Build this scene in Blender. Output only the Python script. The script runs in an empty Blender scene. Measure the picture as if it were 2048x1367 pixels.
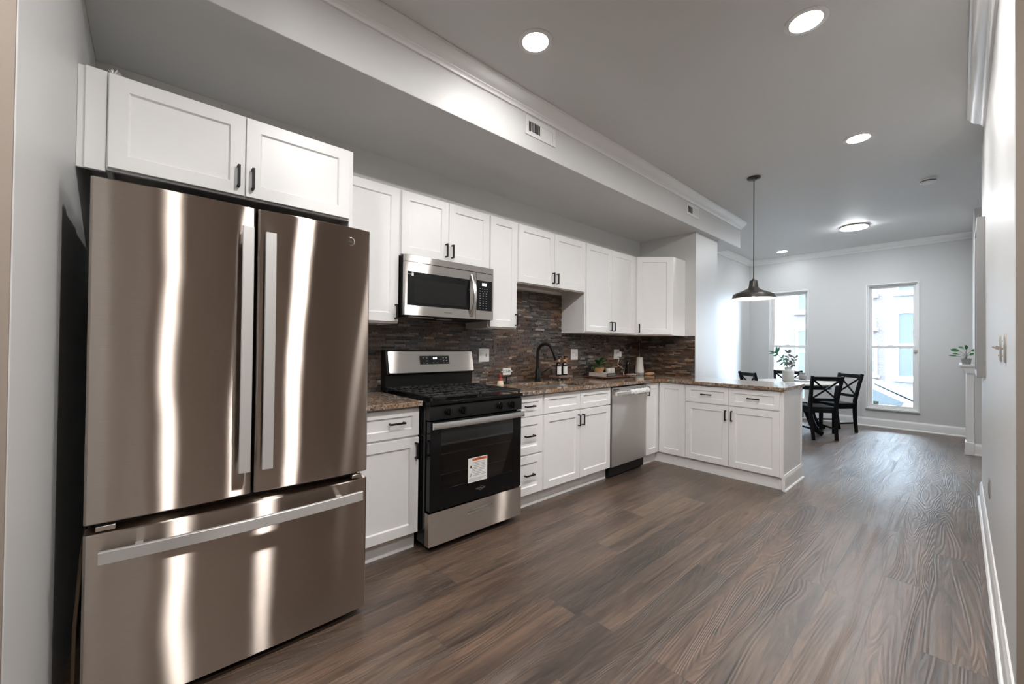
import bpy, bmesh, math, random
from mathutils import Matrix, Vector
R = math.radians
random.seed(7)
scn = bpy.context.scene
COL = scn.collection

# ------------------------------------------------------------------ camera
F_PX = 806.2
YAW, PITCH, ROLL = R(48.082), R(0.603), R(0.613)
cam_d = bpy.data.cameras.new('camera')
cam = bpy.data.objects.new('camera', cam_d)
COL.objects.link(cam)
cam_d.sensor_fit = 'HORIZONTAL'
cam_d.sensor_width = 36.0
cam_d.lens = 36.0 * F_PX / 2048.0
cam_d.clip_start = 0.02
_d = Vector((-math.sin(YAW) * math.cos(PITCH), math.cos(YAW) * math.cos(PITCH), math.sin(PITCH)))
_r0 = Vector((math.cos(YAW), math.sin(YAW), 0.0))
_u0 = _r0.cross(_d)
_r = _r0 * math.cos(ROLL) + _u0 * math.sin(ROLL)
_u = _r.cross(_d)
_m = Matrix((( _r.x, _u.x, -_d.x), (_r.y, _u.y, -_d.y), (_r.z, _u.z, -_d.z))).to_4x4()
_m.translation = Vector((2.841, 0.0, 1.253))
cam.matrix_world = _m
scn.camera = cam

# ------------------------------------------------------------------ world, view, lamp levels
world = bpy.data.worlds.new('overcast_sky')
scn.world = world
world.use_nodes = True
_bg = world.node_tree.nodes['Background']
_bg.inputs[0].default_value = (0.70, 0.85, 1.0, 1)
_bg.inputs[1].default_value = 27.0
scn.view_settings.view_transform = 'Standard'
scn.view_settings.look = 'None'
scn.view_settings.exposure = 1.0
scn.view_settings.gamma = 1.0
scn.view_settings.use_curve_mapping = False
LAMP = 62.0            # recessed downlights
LAMP_COL = (1.0, 0.975, 0.95)
LAMP_DAY = (0.92, 0.96, 1.0)
scn.cycles.use_denoising = True
scn.cycles.max_bounces = 10
scn.cycles.diffuse_bounces = 6
scn.cycles.glossy_bounces = 6
scn.cycles.transparent_max_bounces = 12
scn.cycles.sample_clamp_indirect = 6.0
scn.cycles.caustics_reflective = False
scn.cycles.caustics_refractive = False

def portal(name, x0, x1, z0, z1, y):
    l = bpy.data.lights.new(name, 'AREA')
    l.shape = 'RECTANGLE'; l.size = x1 - x0; l.size_y = z1 - z0
    l.cycles.is_portal = True
    o = bpy.data.objects.new(name, l); COL.objects.link(o)
    o.location = ((x0 + x1) / 2, y, (z0 + z1) / 2)
    o.rotation_euler = (R(-90), 0, 0)      # shines towards -y
    return o
portal('daylight_portal', 0.40, 1.0, 0.30, 2.32, 8.99)
portal('daylight_portal', 1.80, 2.40, 0.30, 2.32, 8.99)

# ------------------------------------------------------------------ node helper + materials
class NT:
    def __init__(self, name):
        self.m = bpy.data.materials.new(name); self.m.use_nodes = True
        self.t = self.m.node_tree; self.n = self.t.nodes
        self.b = self.n['Principled BSDF']
    def node(self, kind, **kw):
        nd = self.n.new(kind)
        for k, v in kw.items(): setattr(nd, k, v)
        return nd
    def link(self, a, b): self.t.links.new(a, b)
    def put(self, sock, v):
        if hasattr(v, 'links') or isinstance(v, bpy.types.NodeSocket): self.link(v, sock)
        else: sock.default_value = v
    def math(self, op, a, b=None, c=None):
        nd = self.node('ShaderNodeMath', operation=op)
        for i, v in enumerate((a, b, c)):
            if v is not None: self.put(nd.inputs[i], v)
        return nd.outputs[0]
    def xyz(self, x, y, z):
        nd = self.node('ShaderNodeCombineXYZ')
        for i, v in enumerate((x, y, z)): self.put(nd.inputs[i], v)
        return nd.outputs[0]
    def pos(self):
        g = self.node('ShaderNodeNewGeometry'); s = self.node('ShaderNodeSeparateXYZ')
        self.link(g.outputs['Position'], s.inputs[0])
        return g, s.outputs[0], s.outputs[1], s.outputs[2]
    def noise(self, vec, scale, detail=3, rough=0.55, dist=0.0, out='Fac'):
        nd = self.node('ShaderNodeTexNoise')
        if vec is not None: self.link(vec, nd.inputs['Vector'])
        nd.inputs['Scale'].default_value = scale; nd.inputs['Detail'].default_value = detail
        nd.inputs['Roughness'].default_value = rough; nd.inputs['Distortion'].default_value = dist
        return nd.outputs[out]
    def ramp(self, fac, stops, interp='LINEAR'):
        nd = self.node('ShaderNodeValToRGB'); cr = nd.color_ramp; cr.interpolation = interp
        while len(cr.elements) < len(stops): cr.elements.new(0.5)
        for e, (p, c) in zip(cr.elements, stops): e.position = p; e.color = (*c, 1) if len(c) == 3 else c
        self.link(fac, nd.inputs[0]); return nd.outputs[0]
    def mix(self, fac, a, b, blend='MIX'):
        nd = self.node('ShaderNodeMix', data_type='RGBA', blend_type=blend)
        self.put(nd.inputs[0], fac)
        for i, v in ((6, a), (7, b)):
            self.put(nd.inputs[i], (*v, 1) if isinstance(v, tuple) and len(v) == 3 else v)
        return nd.outputs[2]
    def bump(self, h, strength=0.3, dist=0.002):
        nd = self.node('ShaderNodeBump'); nd.inputs['Strength'].default_value = strength
        nd.inputs['Distance'].default_value = dist
        self.link(h, nd.inputs['Height']); self.link(nd.outputs[0], self.b.inputs['Normal'])
    def set(self, **kw):
        names = dict(col='Base Color', rough='Roughness', metal='Metallic', spec='Specular IOR Level', coat='Coat Weight',
                     coatr='Coat Roughness', aniso='Anisotropic', tangent='Tangent', trans='Transmission Weight', ior='IOR',
                     em='Emission Color', ems='Emission Strength', alpha='Alpha', sheen='Sheen Weight')
        for k, v in kw.items():
            s = self.b.inputs[names[k]]
            if isinstance(v, tuple) and len(v) == 3 and k in ('col', 'em'): v = (*v, 1)
            self.put(s, v)
        return self

def plain(name, col, rough=0.5, metal=0.0, spec=0.5, var=0.0, bump=0.0, bscale=80.0, **kw):
    m = NT(name); m.set(col=col, rough=rough, metal=metal, spec=spec, **kw)
    if var or bump:
        g, x, y, z = m.pos()
        n = m.noise(g.outputs['Position'], bscale, 3)
        if var:
            c2 = tuple(max(0.0, c * (1 - var)) for c in col)
            m.set(col=m.mix(n, col, c2))
        if bump: m.bump(n, bump, 0.001)
    return m.m

M = {}
M['wall'] = plain('wall_paint', (0.68, 0.68, 0.675), 0.42, spec=0.45, var=0.03, bump=0.06, bscale=220)
M['ceiling'] = plain('ceiling_paint', (0.72, 0.72, 0.715), 0.55, spec=0.3, var=0.02, bump=0.05, bscale=160)
M['hall'] = plain('dimmed_beige_hall_paint', (0.27, 0.225, 0.19), 0.6, spec=0.3, var=0.04, bump=0.05, bscale=200)  # beige, with the hall's dim warm light put into the colour
M['trim'] = plain('white_trim_paint', (0.86, 0.86, 0.855), 0.28, var=0.02)
M['cab'] = plain('white_cabinet_paint', (0.88, 0.878, 0.872), 0.33, var=0.02, bscale=14)
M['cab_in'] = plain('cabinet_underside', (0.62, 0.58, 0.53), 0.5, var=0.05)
M['black'] = plain('black_matte_metal', (0.005, 0.0045, 0.0045), 0.5, spec=0.3)
M['blackgloss'] = plain('black_enamel', (0.004, 0.004, 0.0045), 0.12, spec=0.25)
M['blackplastic'] = plain('black_plastic', (0.006, 0.006, 0.006), 0.4, spec=0.3)
M['iron'] = plain('cast_iron', (0.022, 0.021, 0.021), 0.5, var=0.3, bump=0.3, bscale=300)
M['chrome'] = plain('bright_steel', (0.78, 0.77, 0.75), 0.16, 1.0)
M['nickel'] = plain('satin_nickel', (0.62, 0.57, 0.52), 0.32, 1.0)
M['white'] = plain('white_plastic', (0.80, 0.80, 0.79), 0.35)
M['whitepaper'] = plain('white_paper', (0.78, 0.78, 0.76), 0.7)
M['dark'] = plain('dark_cavity', (0.02, 0.02, 0.02), 0.7)
M['darkgrey'] = plain('dark_grey_plastic', (0.07, 0.072, 0.075), 0.45)
M['orange'] = plain('orange_ink', (0.72, 0.16, 0.05), 0.6)
M['ink'] = plain('black_ink', (0.02, 0.02, 0.02), 0.6)
M['greyink'] = plain('grey_ink', (0.35, 0.35, 0.35), 0.6)
M['green'] = plain('plant_leaf', (0.06, 0.19, 0.07), 0.42, var=0.45, bscale=40)
M['greentea'] = plain('eucalyptus_leaf', (0.055, 0.21, 0.12), 0.45, var=0.35, bscale=40)
M['greyleaf'] = plain('grey_green_leaf', (0.16, 0.155, 0.135), 0.55, var=0.4, bscale=40)
M['stem'] = plain('plant_stem', (0.10, 0.11, 0.05), 0.6)
M['soil'] = plain('potting_soil', (0.03, 0.02, 0.014), 0.9, bump=0.6)
M['woodlight'] = plain('light_turned_wood', (0.58, 0.36, 0.17), 0.42, var=0.3, bscale=18)
M['wooddark'] = plain('red_brown_wood', (0.15, 0.055, 0.035), 0.32, var=0.4, bscale=22)
M['woodgrey'] = plain('grey_brown_wood', (0.26, 0.17, 0.13), 0.5, var=0.4, bscale=26)
M['amber'] = plain('dark_amber_glass', (0.018, 0.010, 0.006), 0.08)
M['cream'] = plain('cream_ceramic', (0.72, 0.69, 0.64), 0.4, var=0.06)
M['stonewhite'] = plain('ribbed_white_ceramic', (0.55, 0.55, 0.52), 0.5, var=0.06)
M['greypot'] = plain('grey_ceramic', (0.30, 0.29, 0.28), 0.5, var=0.25, bscale=60)
M['bristle'] = plain('brush_bristle', (0.75, 0.66, 0.50), 0.8, bump=0.6, bscale=500)
M['redpaint'] = plain('red_brown_lacquer', (0.30, 0.05, 0.03), 0.3)
M['gold'] = plain('pump_collar_wood', (0.62, 0.36, 0.17), 0.4)
M['bronze'] = plain('dark_bronze', (0.075, 0.070, 0.066), 0.33, 0.6)
M['chairblack'] = plain('black_painted_wood', (0.006, 0.006, 0.007), 0.48, spec=0.16, var=0.3, bscale=30)
M['tabletop'] = plain('whitewashed_wood', (0.62, 0.57, 0.50), 0.28, var=0.2, bscale=10)
M['foam'] = plain('white_foam_wrap', (0.82, 0.82, 0.82), 0.45, bump=0.9, bscale=60)
M['cord'] = plain('white_cord', (0.70, 0.66, 0.58), 0.5)
M['sinksteel'] = plain('sink_steel', (0.55, 0.54, 0.52), 0.28, 1.0)
M['whiteenamel'] = plain('white_enamel', (0.85, 0.85, 0.83), 0.3)
M['tan'] = plain('tan_tubing', (0.22, 0.15, 0.10), 0.5)
M['book'] = plain('book_pages', (0.66, 0.58, 0.52), 0.7, var=0.15, bscale=300)
M['marble'] = plain('grey_marble_sill', (0.42, 0.42, 0.43), 0.25, var=0.6, bscale=30)
M['greyframe'] = plain('grey_picture_frame', (0.33, 0.33, 0.33), 0.35, var=0.1)
M['canvas'] = plain('canvas_print', (0.50, 0.48, 0.45), 0.8, var=0.4, bscale=6)
M['outrail'] = plain('painted_iron_rail', (0.05, 0.05, 0.05), 0.5)

def emissive(name, col, s):
    m = NT(name); m.set(col=(0.8, 0.8, 0.8), em=col, ems=s); return m.m
M['lamp'] = emissive('downlight_lens', LAMP_COL, LAMP)
M['lampb'] = emissive('downlight_lens_wide', LAMP_COL, LAMP * 4.4)
M['lampc'] = emissive('downlight_lens_mid', LAMP_COL, LAMP * 2.8)
M['lampday'] = emissive('downlight_lens_neutral', LAMP_DAY, LAMP * 0.9)
M['fillrear'] = emissive('added_fill_lens_rear', LAMP_COL, LAMP * 9.0)  # lens of an added fill lamp, not a known fixture
M['lamphall'] = emissive('downlight_lens_hall', LAMP_COL, LAMP * 5.8)
M['dome'] = emissive('flush_dome_lens', LAMP_DAY, 80.0)
M['bulb'] = emissive('pendant_bulb_glow', (1.0, 0.93, 0.85), 60.0)
M['digits'] = emissive('clock_digits', (0.75, 0.85, 1.0), 3.0)
M['clocklit'] = emissive('lit_display', (0.5, 0.55, 0.75), 0.5)

def steel(name, col, rough, aniso, brush, freq):
    """brushed metal: reflections stay sharp along the brushing direction and smear across it"""
    m = NT(name)
    g, x, y, z = m.pos()
    sv = m.node('ShaderNodeVectorMath', operation='MULTIPLY'); m.link(g.outputs['Position'], sv.inputs[0]); sv.inputs[1].default_value = freq
    n = m.noise(sv.outputs[0], 1.0, 3, 0.65)
    wav = m.noise(m.xyz(m.math('MULTIPLY', x, 2.0), m.math('MULTIPLY', y, 3.0), m.math('MULTIPLY', z, 2.2)), 1.0, 2, 0.5)
    sc = m.node('ShaderNodeVectorMath', operation='SCALE'); sc.inputs[0].default_value = (0.3, 1.0, 0.4)
    m.link(m.math('MULTIPLY_ADD', wav, 0.034, -0.017), sc.inputs['Scale'])
    ad = m.node('ShaderNodeVectorMath', operation='ADD'); m.link(g.outputs['Normal'], ad.inputs[0]); m.link(sc.outputs[0], ad.inputs[1])
    nm = m.node('ShaderNodeVectorMath', operation='NORMALIZE'); m.link(ad.outputs[0], nm.inputs[0])
    gl = m.node('ShaderNodeBsdfAnisotropic', distribution='BECKMANN')
    m.link(m.mix(n, col, tuple(c * 0.80 for c in col)), gl.inputs['Color'])
    gl.inputs['Roughness'].default_value = rough; gl.inputs['Anisotropy'].default_value = aniso
    m.link(nm.outputs[0], gl.inputs['Normal']); m.link(m.xyz(*brush), gl.inputs['Tangent'])
    m.n.remove(m.b); m.link(gl.outputs[0], m.n['Material Output'].inputs[0])
    return m.m
M['steel'] = steel('brushed_stainless', (0.54, 0.475, 0.42), 0.30, 0.855, (0, 1, 0), (3, 14, 700))
M['steel2'] = steel('brushed_stainless_light', (0.66, 0.635, 0.605), 0.28, 0.80, (0, 1, 0), (3, 14, 700))
M['steelv'] = steel('brushed_stainless_handle', (0.84, 0.82, 0.80), 0.34, 0.3, (0, 0, 1), (700, 700, 14))
M['film'] = plain('film_covered_steel', (0.66, 0.66, 0.66), 0.25, 0.9, bump=0.8, bscale=90)

def glass(name, tint, refl_rough=0.0):
    m = NT(name); m.n.remove(m.b)
    out = m.n['Material Output']
    tr = m.node('ShaderNodeBsdfTransparent'); tr.inputs[0].default_value = (*tint, 1)
    gl = m.node('ShaderNodeBsdfGlossy'); gl.inputs['Roughness'].default_value = refl_rough
    fr = m.node('ShaderNodeFresnel'); fr.inputs[0].default_value = 1.45
    mx = m.node('ShaderNodeMixShader')
    m.link(fr.outputs[0], mx.inputs[0]); m.link(tr.outputs[0], mx.inputs[1]); m.link(gl.outputs[0], mx.inputs[2])
    m.link(mx.outputs[0], out.inputs[0]); return m.m
M['glass'] = glass('window_glass', (0.86, 0.88, 0.89))
M['ovenglass'] = glass('tinted_oven_glass', (0.50, 0.50, 0.51), 0.02)
M['oveninner'] = plain('oven_cavity_enamel', (0.030, 0.029, 0.029), 0.5)
M['satin'] = plain('satin_handle_metal', (0.56, 0.55, 0.54), 0.38, 0.45)

def floor_mat():
    m = NT('vinyl_plank_floor'); g, x, y, z = m.pos()
    W, L = 0.182, 1.22
    u = m.math('DIVIDE', x, W); row = m.math('FLOOR', u); fu = m.math('FRACT', u)
    wr = m.node('ShaderNodeTexWhiteNoise', noise_dimensions='1D'); m.link(row, wr.inputs['W'])
    v = m.math('MULTIPLY_ADD', wr.outputs['Value'], 7.31, m.math('DIVIDE', y, L))
    colm = m.math('FLOOR', v); fv = m.math('FRACT', v)
    wi = m.node('ShaderNodeTexWhiteNoise', noise_dimensions='2D'); m.link(m.xyz(row, colm, 0.0), wi.inputs['Vector'])
    pid = wi.outputs['Value']
    off = m.math('MULTIPLY', pid, 37.0)
    # cathedral grain: contour lines of a stretched noise field
    low = m.noise(m.xyz(m.math('ADD', m.math('MULTIPLY', x, 5.2), off), m.math('MULTIPLY', y, 0.50), off), 1.0, 2.0, 0.45, 0.35)
    saw = m.math('FRACT', m.math('MULTIPLY', low, 34.0))
    rings = m.math('ABSOLUTE', m.math('MULTIPLY_ADD', saw, 2.0, -1.0))
    fine = m.noise(m.xyz(m.math('MULTIPLY', x, 150.0), m.math('MULTIPLY', y, 7.0), off), 1.0, 4, 0.7)
    med = m.noise(m.xyz(m.math('MULTIPLY', x, 17.0), m.math('MULTIPLY', y, 1.1), off), 1.0, 5, 0.62, 0.7)
    broad = m.noise(m.xyz(m.math('MULTIPLY', x, 3.0), m.math('MULTIPLY', y, 1.0), off), 1.0, 3, 0.6)
    base = m.ramp(pid, [(0.0, (0.070, 0.049, 0.036)), (0.18, (0.116, 0.076, 0.052)), (0.36, (0.102, 0.061, 0.041)), (0.52, (0.140, 0.095, 0.066)), (0.68, (0.083, 0.057, 0.042)), (0.84, (0.126, 0.078, 0.054)), (1.0, (0.106, 0.076, 0.057))])
    c = m.ramp(rings, [(0.0, (0.74, 0.72, 0.70)), (0.30, (0.98, 0.98, 0.98)), (1.0, (1.07, 1.06, 1.05))])
    base = m.mix(1.0, base, c, 'MULTIPLY')
    c = m.ramp(med, [(0.26, (0.26, 0.23, 0.21)), (0.38, (0.66, 0.64, 0.62)), (0.50, (1.04, 1.04, 1.03)), (0.72, (1.42, 1.38, 1.33))])
    base = m.mix(1.0, base, c, 'MULTIPLY')
    c = m.ramp(broad, [(0.3, (0.62, 0.61, 0.61)), (0.7, (1.28, 1.26, 1.23))])
    base = m.mix(1.0, base, c, 'MULTIPLY')
    c = m.ramp(fine, [(0.32, (0.66, 0.64, 0.62)), (0.62, (1.14, 1.14, 1.14))])
    base = m.mix(1.0, base, c, 'MULTIPLY')
    # knots: sparse dark eyes stretched along the board
    kv = m.node('ShaderNodeTexVoronoi', feature='F1'); kv.inputs['Scale'].default_value = 1.0
    m.link(m.xyz(m.math('ADD', m.math('MULTIPLY', x, 5.5), off), m.math('MULTIPLY', y, 1.9), off), kv.inputs['Vector'])
    kn = m.ramp(kv.outputs['Distance'], [(0.0, (0.30, 0.27, 0.25)), (0.05, (0.55, 0.52, 0.50)), (0.11, (1, 1, 1))])
    base = m.mix(1.0, base, kn, 'MULTIPLY')
    eu = m.math('MULTIPLY', m.math('MINIMUM', fu, m.math('SUBTRACT', 1.0, fu)), W)
    ev = m.math('MULTIPLY', m.math('MINIMUM', fv, m.math('SUBTRACT', 1.0, fv)), L)
    seam = m.math('LESS_THAN', m.math('MINIMUM', eu, ev), 0.0015)
    base = m.mix(seam, base, (0.045, 0.033, 0.027))
    m.set(col=base, spec=0.9, coat=0.35, coatr=0.33)
    h = m.math('MULTIPLY_ADD', fine, 0.45, m.math('MULTIPLY', rings, 0.75))
    h = m.math('SUBTRACT', h, m.math('MULTIPLY', seam, 1.2))
    m.set(rough=m.math('MULTIPLY_ADD', fine, 0.12, 0.36))
    m.bump(h, 0.7, 0.0018)
    return m.m
M['floor'] = floor_mat()

def granite():
    m = NT('brown_granite'); g, x, y, z = m.pos(); P = g.outputs['Position']
    big = m.noise(P, 5.0, 4, 0.6, 1.4)
    mid = m.noise(P, 34.0, 6, 0.68, 0.6)
    vo = m.node('ShaderNodeTexVoronoi'); vo.inputs['Scale'].default_value = 120.0; m.link(P, vo.inputs['Vector'])
    sp = m.node('ShaderNodeSeparateXYZ'); m.link(vo.outputs['Color'], sp.inputs[0])
    c = m.ramp(mid, [(0.30, (0.022, 0.015, 0.011)), (0.40, (0.14, 0.075, 0.038)), (0.50, (0.36, 0.215, 0.115)), (0.58, (0.27, 0.19, 0.135)), (0.70, (0.66, 0.56, 0.44))])
    c2 = m.ramp(mid, [(0.32, (0.035, 0.028, 0.024)), (0.46, (0.20, 0.165, 0.14)), (0.56, (0.36, 0.30, 0.25)), (0.68, (0.60, 0.54, 0.47))])
    base = m.mix(m.ramp(big, [(0.40, (0, 0, 0)), (0.60, (1, 1, 1))]), c, c2)
    spk = m.ramp(sp.outputs[0], [(0.0, (0.16, 0.14, 0.13)), (0.20, (0.9, 0.9, 0.9)), (0.78, (1.0, 1.0, 1.0)), (1.0, (1.9, 1.8, 1.7))])
    base = m.mix(0.85, base, spk, 'MULTIPLY')
    m.set(col=base, rough=0.08, spec=0.6)
    return m.m
M['granite'] = granite()

def slate():
    m = NT('stacked_slate_mosaic'); g, x, y, z = m.pos(); P = g.outputs['Position']
    rnd = g.outputs['Random Per Island']
    patch = m.noise(P, 2.6, 3, 0.6)
    grey = m.ramp(rnd, [(0.0, (0.014, 0.014, 0.016)), (0.30, (0.055, 0.053, 0.053)), (0.55, (0.13, 0.122, 0.118)), (0.75, (0.060, 0.046, 0.038)), (0.92, (0.17, 0.15, 0.14)), (1.0, (0.34, 0.30, 0.28))])
    rust = m.ramp(rnd, [(0.0, (0.018, 0.013, 0.010)), (0.25, (0.11, 0.058, 0.032)), (0.5, (0.050, 0.036, 0.030)), (0.75, (0.19, 0.105, 0.055)), (0.9, (0.10, 0.085, 0.078)), (1.0, (0.34, 0.24, 0.16))])
    c = m.mix(m.ramp(patch, [(0.42, (0, 0, 0)), (0.58, (1, 1, 1))]), grey, rust)
    n = m.noise(P, 95.0, 4, 0.7)
    c = m.mix(1.0, c, m.ramp(n, [(0.3, (0.45, 0.43, 0.42)), (0.7, (1.65, 1.6, 1.55))]), 'MULTIPLY')
    m.set(col=c, rough=0.32, spec=0.55); m.bump(n, 0.9, 0.004)
    return m.m
M['slate'] = slate()

def brick(name, c1, c2, mort, W=0.23, H=0.075):
    m = NT(name); g, x, y, z = m.pos()
    b = m.node('ShaderNodeTexBrick'); m.link(m.xyz(x, z, 0.0), b.inputs['Vector'])
    b.inputs['Color1'].default_value = (*c1, 1); b.inputs['Color2'].default_value = (*c2, 1); b.inputs['Mortar'].default_value = (*mort, 1)
    b.inputs['Scale'].default_value = 1.0; b.inputs['Mortar Size'].default_value = 0.008
    b.inputs['Brick Width'].default_value = W; b.inputs['Row Height'].default_value = H
    m.set(col=b.outputs['Color'], rough=0.85); return m.m
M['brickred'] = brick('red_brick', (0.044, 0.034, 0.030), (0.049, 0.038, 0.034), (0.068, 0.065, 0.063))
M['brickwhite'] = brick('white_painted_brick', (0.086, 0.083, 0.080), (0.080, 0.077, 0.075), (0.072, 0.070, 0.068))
M['asphalt'] = plain('asphalt', (0.07, 0.07, 0.072), 0.85, var=0.2, bscale=30)
M['concrete'] = plain('concrete_paving', (0.24, 0.24, 0.24), 0.8, var=0.15, bscale=8)
M['outpane'] = plain('outdoor_window_pane', (0.048, 0.053, 0.058), 0.3, spec=0.15)
M['outframe'] = plain('outdoor_white_frame', (0.8, 0.8, 0.8), 0.5)
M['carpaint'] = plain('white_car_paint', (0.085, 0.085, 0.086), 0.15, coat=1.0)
M['carglass'] = plain('dark_car_glass', (0.040, 0.046, 0.049), 0.25, spec=0.15)
M['rubber'] = plain('tyre_rubber', (0.02, 0.02, 0.02), 0.7)

# ------------------------------------------------------------------ mesh building helpers
class MB:
    """collects shapes; build() links them as ONE mesh object"""
    def __init__(self, T=None):
        self.v = []; self.f = []; self.T = T or Matrix()
    def add(self, vs, fs):
        o = len(self.v)
        self.v += [self.T @ Vector(p) for p in vs]
        self.f += [[i + o for i in f] for f in fs]; return self
    def box(self, a0, a1, b0, b1, c0, c1):
        vs = [(a, b, c) for c in (c0, c1) for b in (b0, b1) for a in (a0, a1)]
        return self.add(vs, [(0, 2, 3, 1), (4, 5, 7, 6), (0, 1, 5, 4), (2, 6, 7, 3), (0, 4, 6, 2), (1, 3, 7, 5)])
    def prism(self, poly, c0, c1):                 # polygon in (a, b), extruded along c
        n = len(poly)
        vs = [(a, b, c0) for a, b in poly] + [(a, b, c1) for a, b in poly]
        fs = [tuple(range(n))[::-1], tuple(range(n, 2 * n))]
        fs += [(i, (i + 1) % n, n + (i + 1) % n, n + i) for i in range(n)]
        return self.add(vs, fs)
    def loft(self, rings, cap=True, closed=True):
        n = len(rings[0]); vs = [p for r in rings for p in r]; fs = []
        for k in range(len(rings) - 1):
            for i in range(n if closed else n - 1):
                j = (i + 1) % n
                fs.append((k * n + i, k * n + j, (k + 1) * n + j, (k + 1) * n + i))
        if cap: fs += [tuple(range(n))[::-1], tuple(range((len(rings) - 1) * n, len(rings) * n))]
        return self.add(vs, fs)
    def lathe(self, prof, cx=0, cy=0, cz=0, seg=32, axis='z', closed=False):
        rings = []
        for r, h in prof:
            ring = []
            for i in range(seg):
                t = 2 * math.pi * i / seg; c, s = r * math.cos(t), r * math.sin(t)
                ring.append({'z': (cx + c, cy + s, cz + h), 'x': (cx + h, cy + c, cz + s), 'y': (cx + s, cy + h, cz + c)}[axis])
            rings.append(ring)
        if closed: rings.append(rings[0])
        return self.loft(rings, cap=not closed)
    def tube(self, pts, r, seg=10, cap=True):
        pts = [Vector(p) for p in pts]; rings = []
        rad = r if isinstance(r, (list, tuple)) else [r] * len(pts)
        up = None
        for i, p in enumerate(pts):
            t = (pts[min(i + 1, len(pts) - 1)] - pts[max(i - 1, 0)]).normalized()
            if up is None:
                up = Vector((0, 0, 1)) if abs(t.z) < 0.9 else Vector((1, 0, 0))
            s = t.cross(up).normalized(); up = s.cross(t).normalized()
            rings.append([tuple(p + (s * math.cos(2 * math.pi * k / seg) + up * math.sin(2 * math.pi * k / seg)) * rad[i]) for k in range(seg)])
        return self.loft(rings, cap)
    def bar(self, p0, p1, w, h, up=(0, 0, 1), w1=None, h1=None):   # rectangular bar from p0 to p1
        p0, p1 = Vector(p0), Vector(p1); t = (p1 - p0).normalized(); up = Vector(up)
        s = t.cross(up).normalized(); u = s.cross(t).normalized()
        rings = []
        for p, ww, hh in ((p0, w, h), (p1, w1 or w, h1 or h)):
            rings.append([tuple(p + s * (i * ww / 2) + u * (j * hh / 2)) for i, j in ((-1, -1), (1, -1), (1, 1), (-1, 1))])
        return self.loft(rings)
    def polybar(self, pts, w, h, side):             # rectangular section swept along a bent path; side = width direction
        pts = [Vector(p) for p in pts]; s = Vector(side).normalized(); rings = []
        for i, p in enumerate(pts):
            t = (pts[min(i + 1, len(pts) - 1)] - pts[max(i - 1, 0)]).normalized()
            u = s.cross(t).normalized()
            ww = w[i] if isinstance(w, (list, tuple)) else w; hh = h[i] if isinstance(h, (list, tuple)) else h
            rings.append([tuple(p + s * (a * ww / 2) + u * (b * hh / 2)) for a, b in ((-1, -1), (1, -1), (1, 1), (-1, 1))])
        return self.loft(rings)
    def sphere(self, c, r, seg=16, rings=8, sz=1.0):
        prof = [(max(1e-4, r * math.sin(math.pi * k / rings)), -r * sz * math.cos(math.pi * k / rings)) for k in range(rings + 1)]
        return self.lathe(prof, *c, seg=seg)
    def build(self, name, mat, parent=None, local=False, bevel=0.0, seg=2, sub=0, flat=False):
        me = bpy.data.meshes.new(name)
        inv = Matrix() if (parent is None or local) else world_of(parent).inverted()
        bm = bmesh.new()
        vs = [bm.verts.new(inv @ p) for p in self.v]
        for f in self.f:
            try: bm.faces.new([vs[i] for i in f])
            except ValueError: pass
        bmesh.ops.recalc_face_normals(bm, faces=bm.faces)
        if not flat:
            for f in bm.faces: f.smooth = True
            for e in bm.edges:
                if len(e.link_faces) == 2 and e.calc_face_angle(0) > 0.62: e.smooth = False
        bm.to_mesh(me); bm.free()
        me.materials.append(mat if not isinstance(mat, str) else M[mat])
        o = bpy.data.objects.new(name, me); COL.objects.link(o)
        if parent: o.parent = parent
        if bevel:
            b = o.modifiers.new('bevel', 'BEVEL'); b.width = bevel; b.segments = seg; b.limit_method = 'ANGLE'; b.angle_limit = R(38)
        if sub:
            s = o.modifiers.new('subsurf', 'SUBSURF'); s.levels = sub; s.render_levels = sub
        return o

def world_of(o):
    m = Matrix()
    while o is not None:
        m = Matrix.LocRotScale(o.location, o.rotation_euler, o.scale) @ m; o = o.parent
    return m
def tag(o, label, cat, group=None, kind=None):
    o['label'] = label; o['category'] = cat
    if group: o['group'] = group
    if kind: o['kind'] = kind
    return o
def thing(name, label, cat, loc=(0, 0, 0), rotz=0.0, group=None):
    o = bpy.data.objects.new(name, None); COL.objects.link(o)
    o.empty_display_size = 0.1
    o.location = loc; o.rotation_euler = (0, 0, rotz)
    return tag(o, label, cat, group)
def struct(name, mb, mat, parent=None, **kw):
    o = mb.build(name, mat, parent, **kw)
    if parent is None: o['kind'] = 'structure'
    return o
def dup(root, loc, rotz=None, label=None, group=None):
    r = root.copy(); COL.objects.link(r); r.location = loc
    if rotz is not None: r.rotation_euler = (0, 0, rotz)
    if label: r['label'] = label
    if group: r['group'] = group
    for ch in list(root.children):
        c = ch.copy(); COL.objects.link(c); c.parent = r
        for g in list(ch.children):
            d = g.copy(); COL.objects.link(d); d.parent = c
    return r
def text(name, body, size, mat, T, parent, ext=0.0004, spacing=1.0):
    """flat lettering; T maps text plane (x right, y up, z out) to world"""
    cu = bpy.data.curves.new(name, 'FONT'); cu.body = body; cu.size = size; cu.extrude = ext
    cu.align_x = 'CENTER'; cu.align_y = 'CENTER'; cu.space_character = spacing; cu.resolution_u = 3
    cu.materials.append(M[mat])
    o = bpy.data.objects.new(name, cu); COL.objects.link(o); o.parent = parent
    me = bpy.data.meshes.new_from_object(o)
    bpy.data.objects.remove(o); bpy.data.curves.remove(cu)
    me.transform(world_of(parent).inverted() @ T)
    if not me.materials: me.materials.append(M[mat])
    o = bpy.data.objects.new(name, me); COL.objects.link(o); o.parent = parent
    return o
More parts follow.
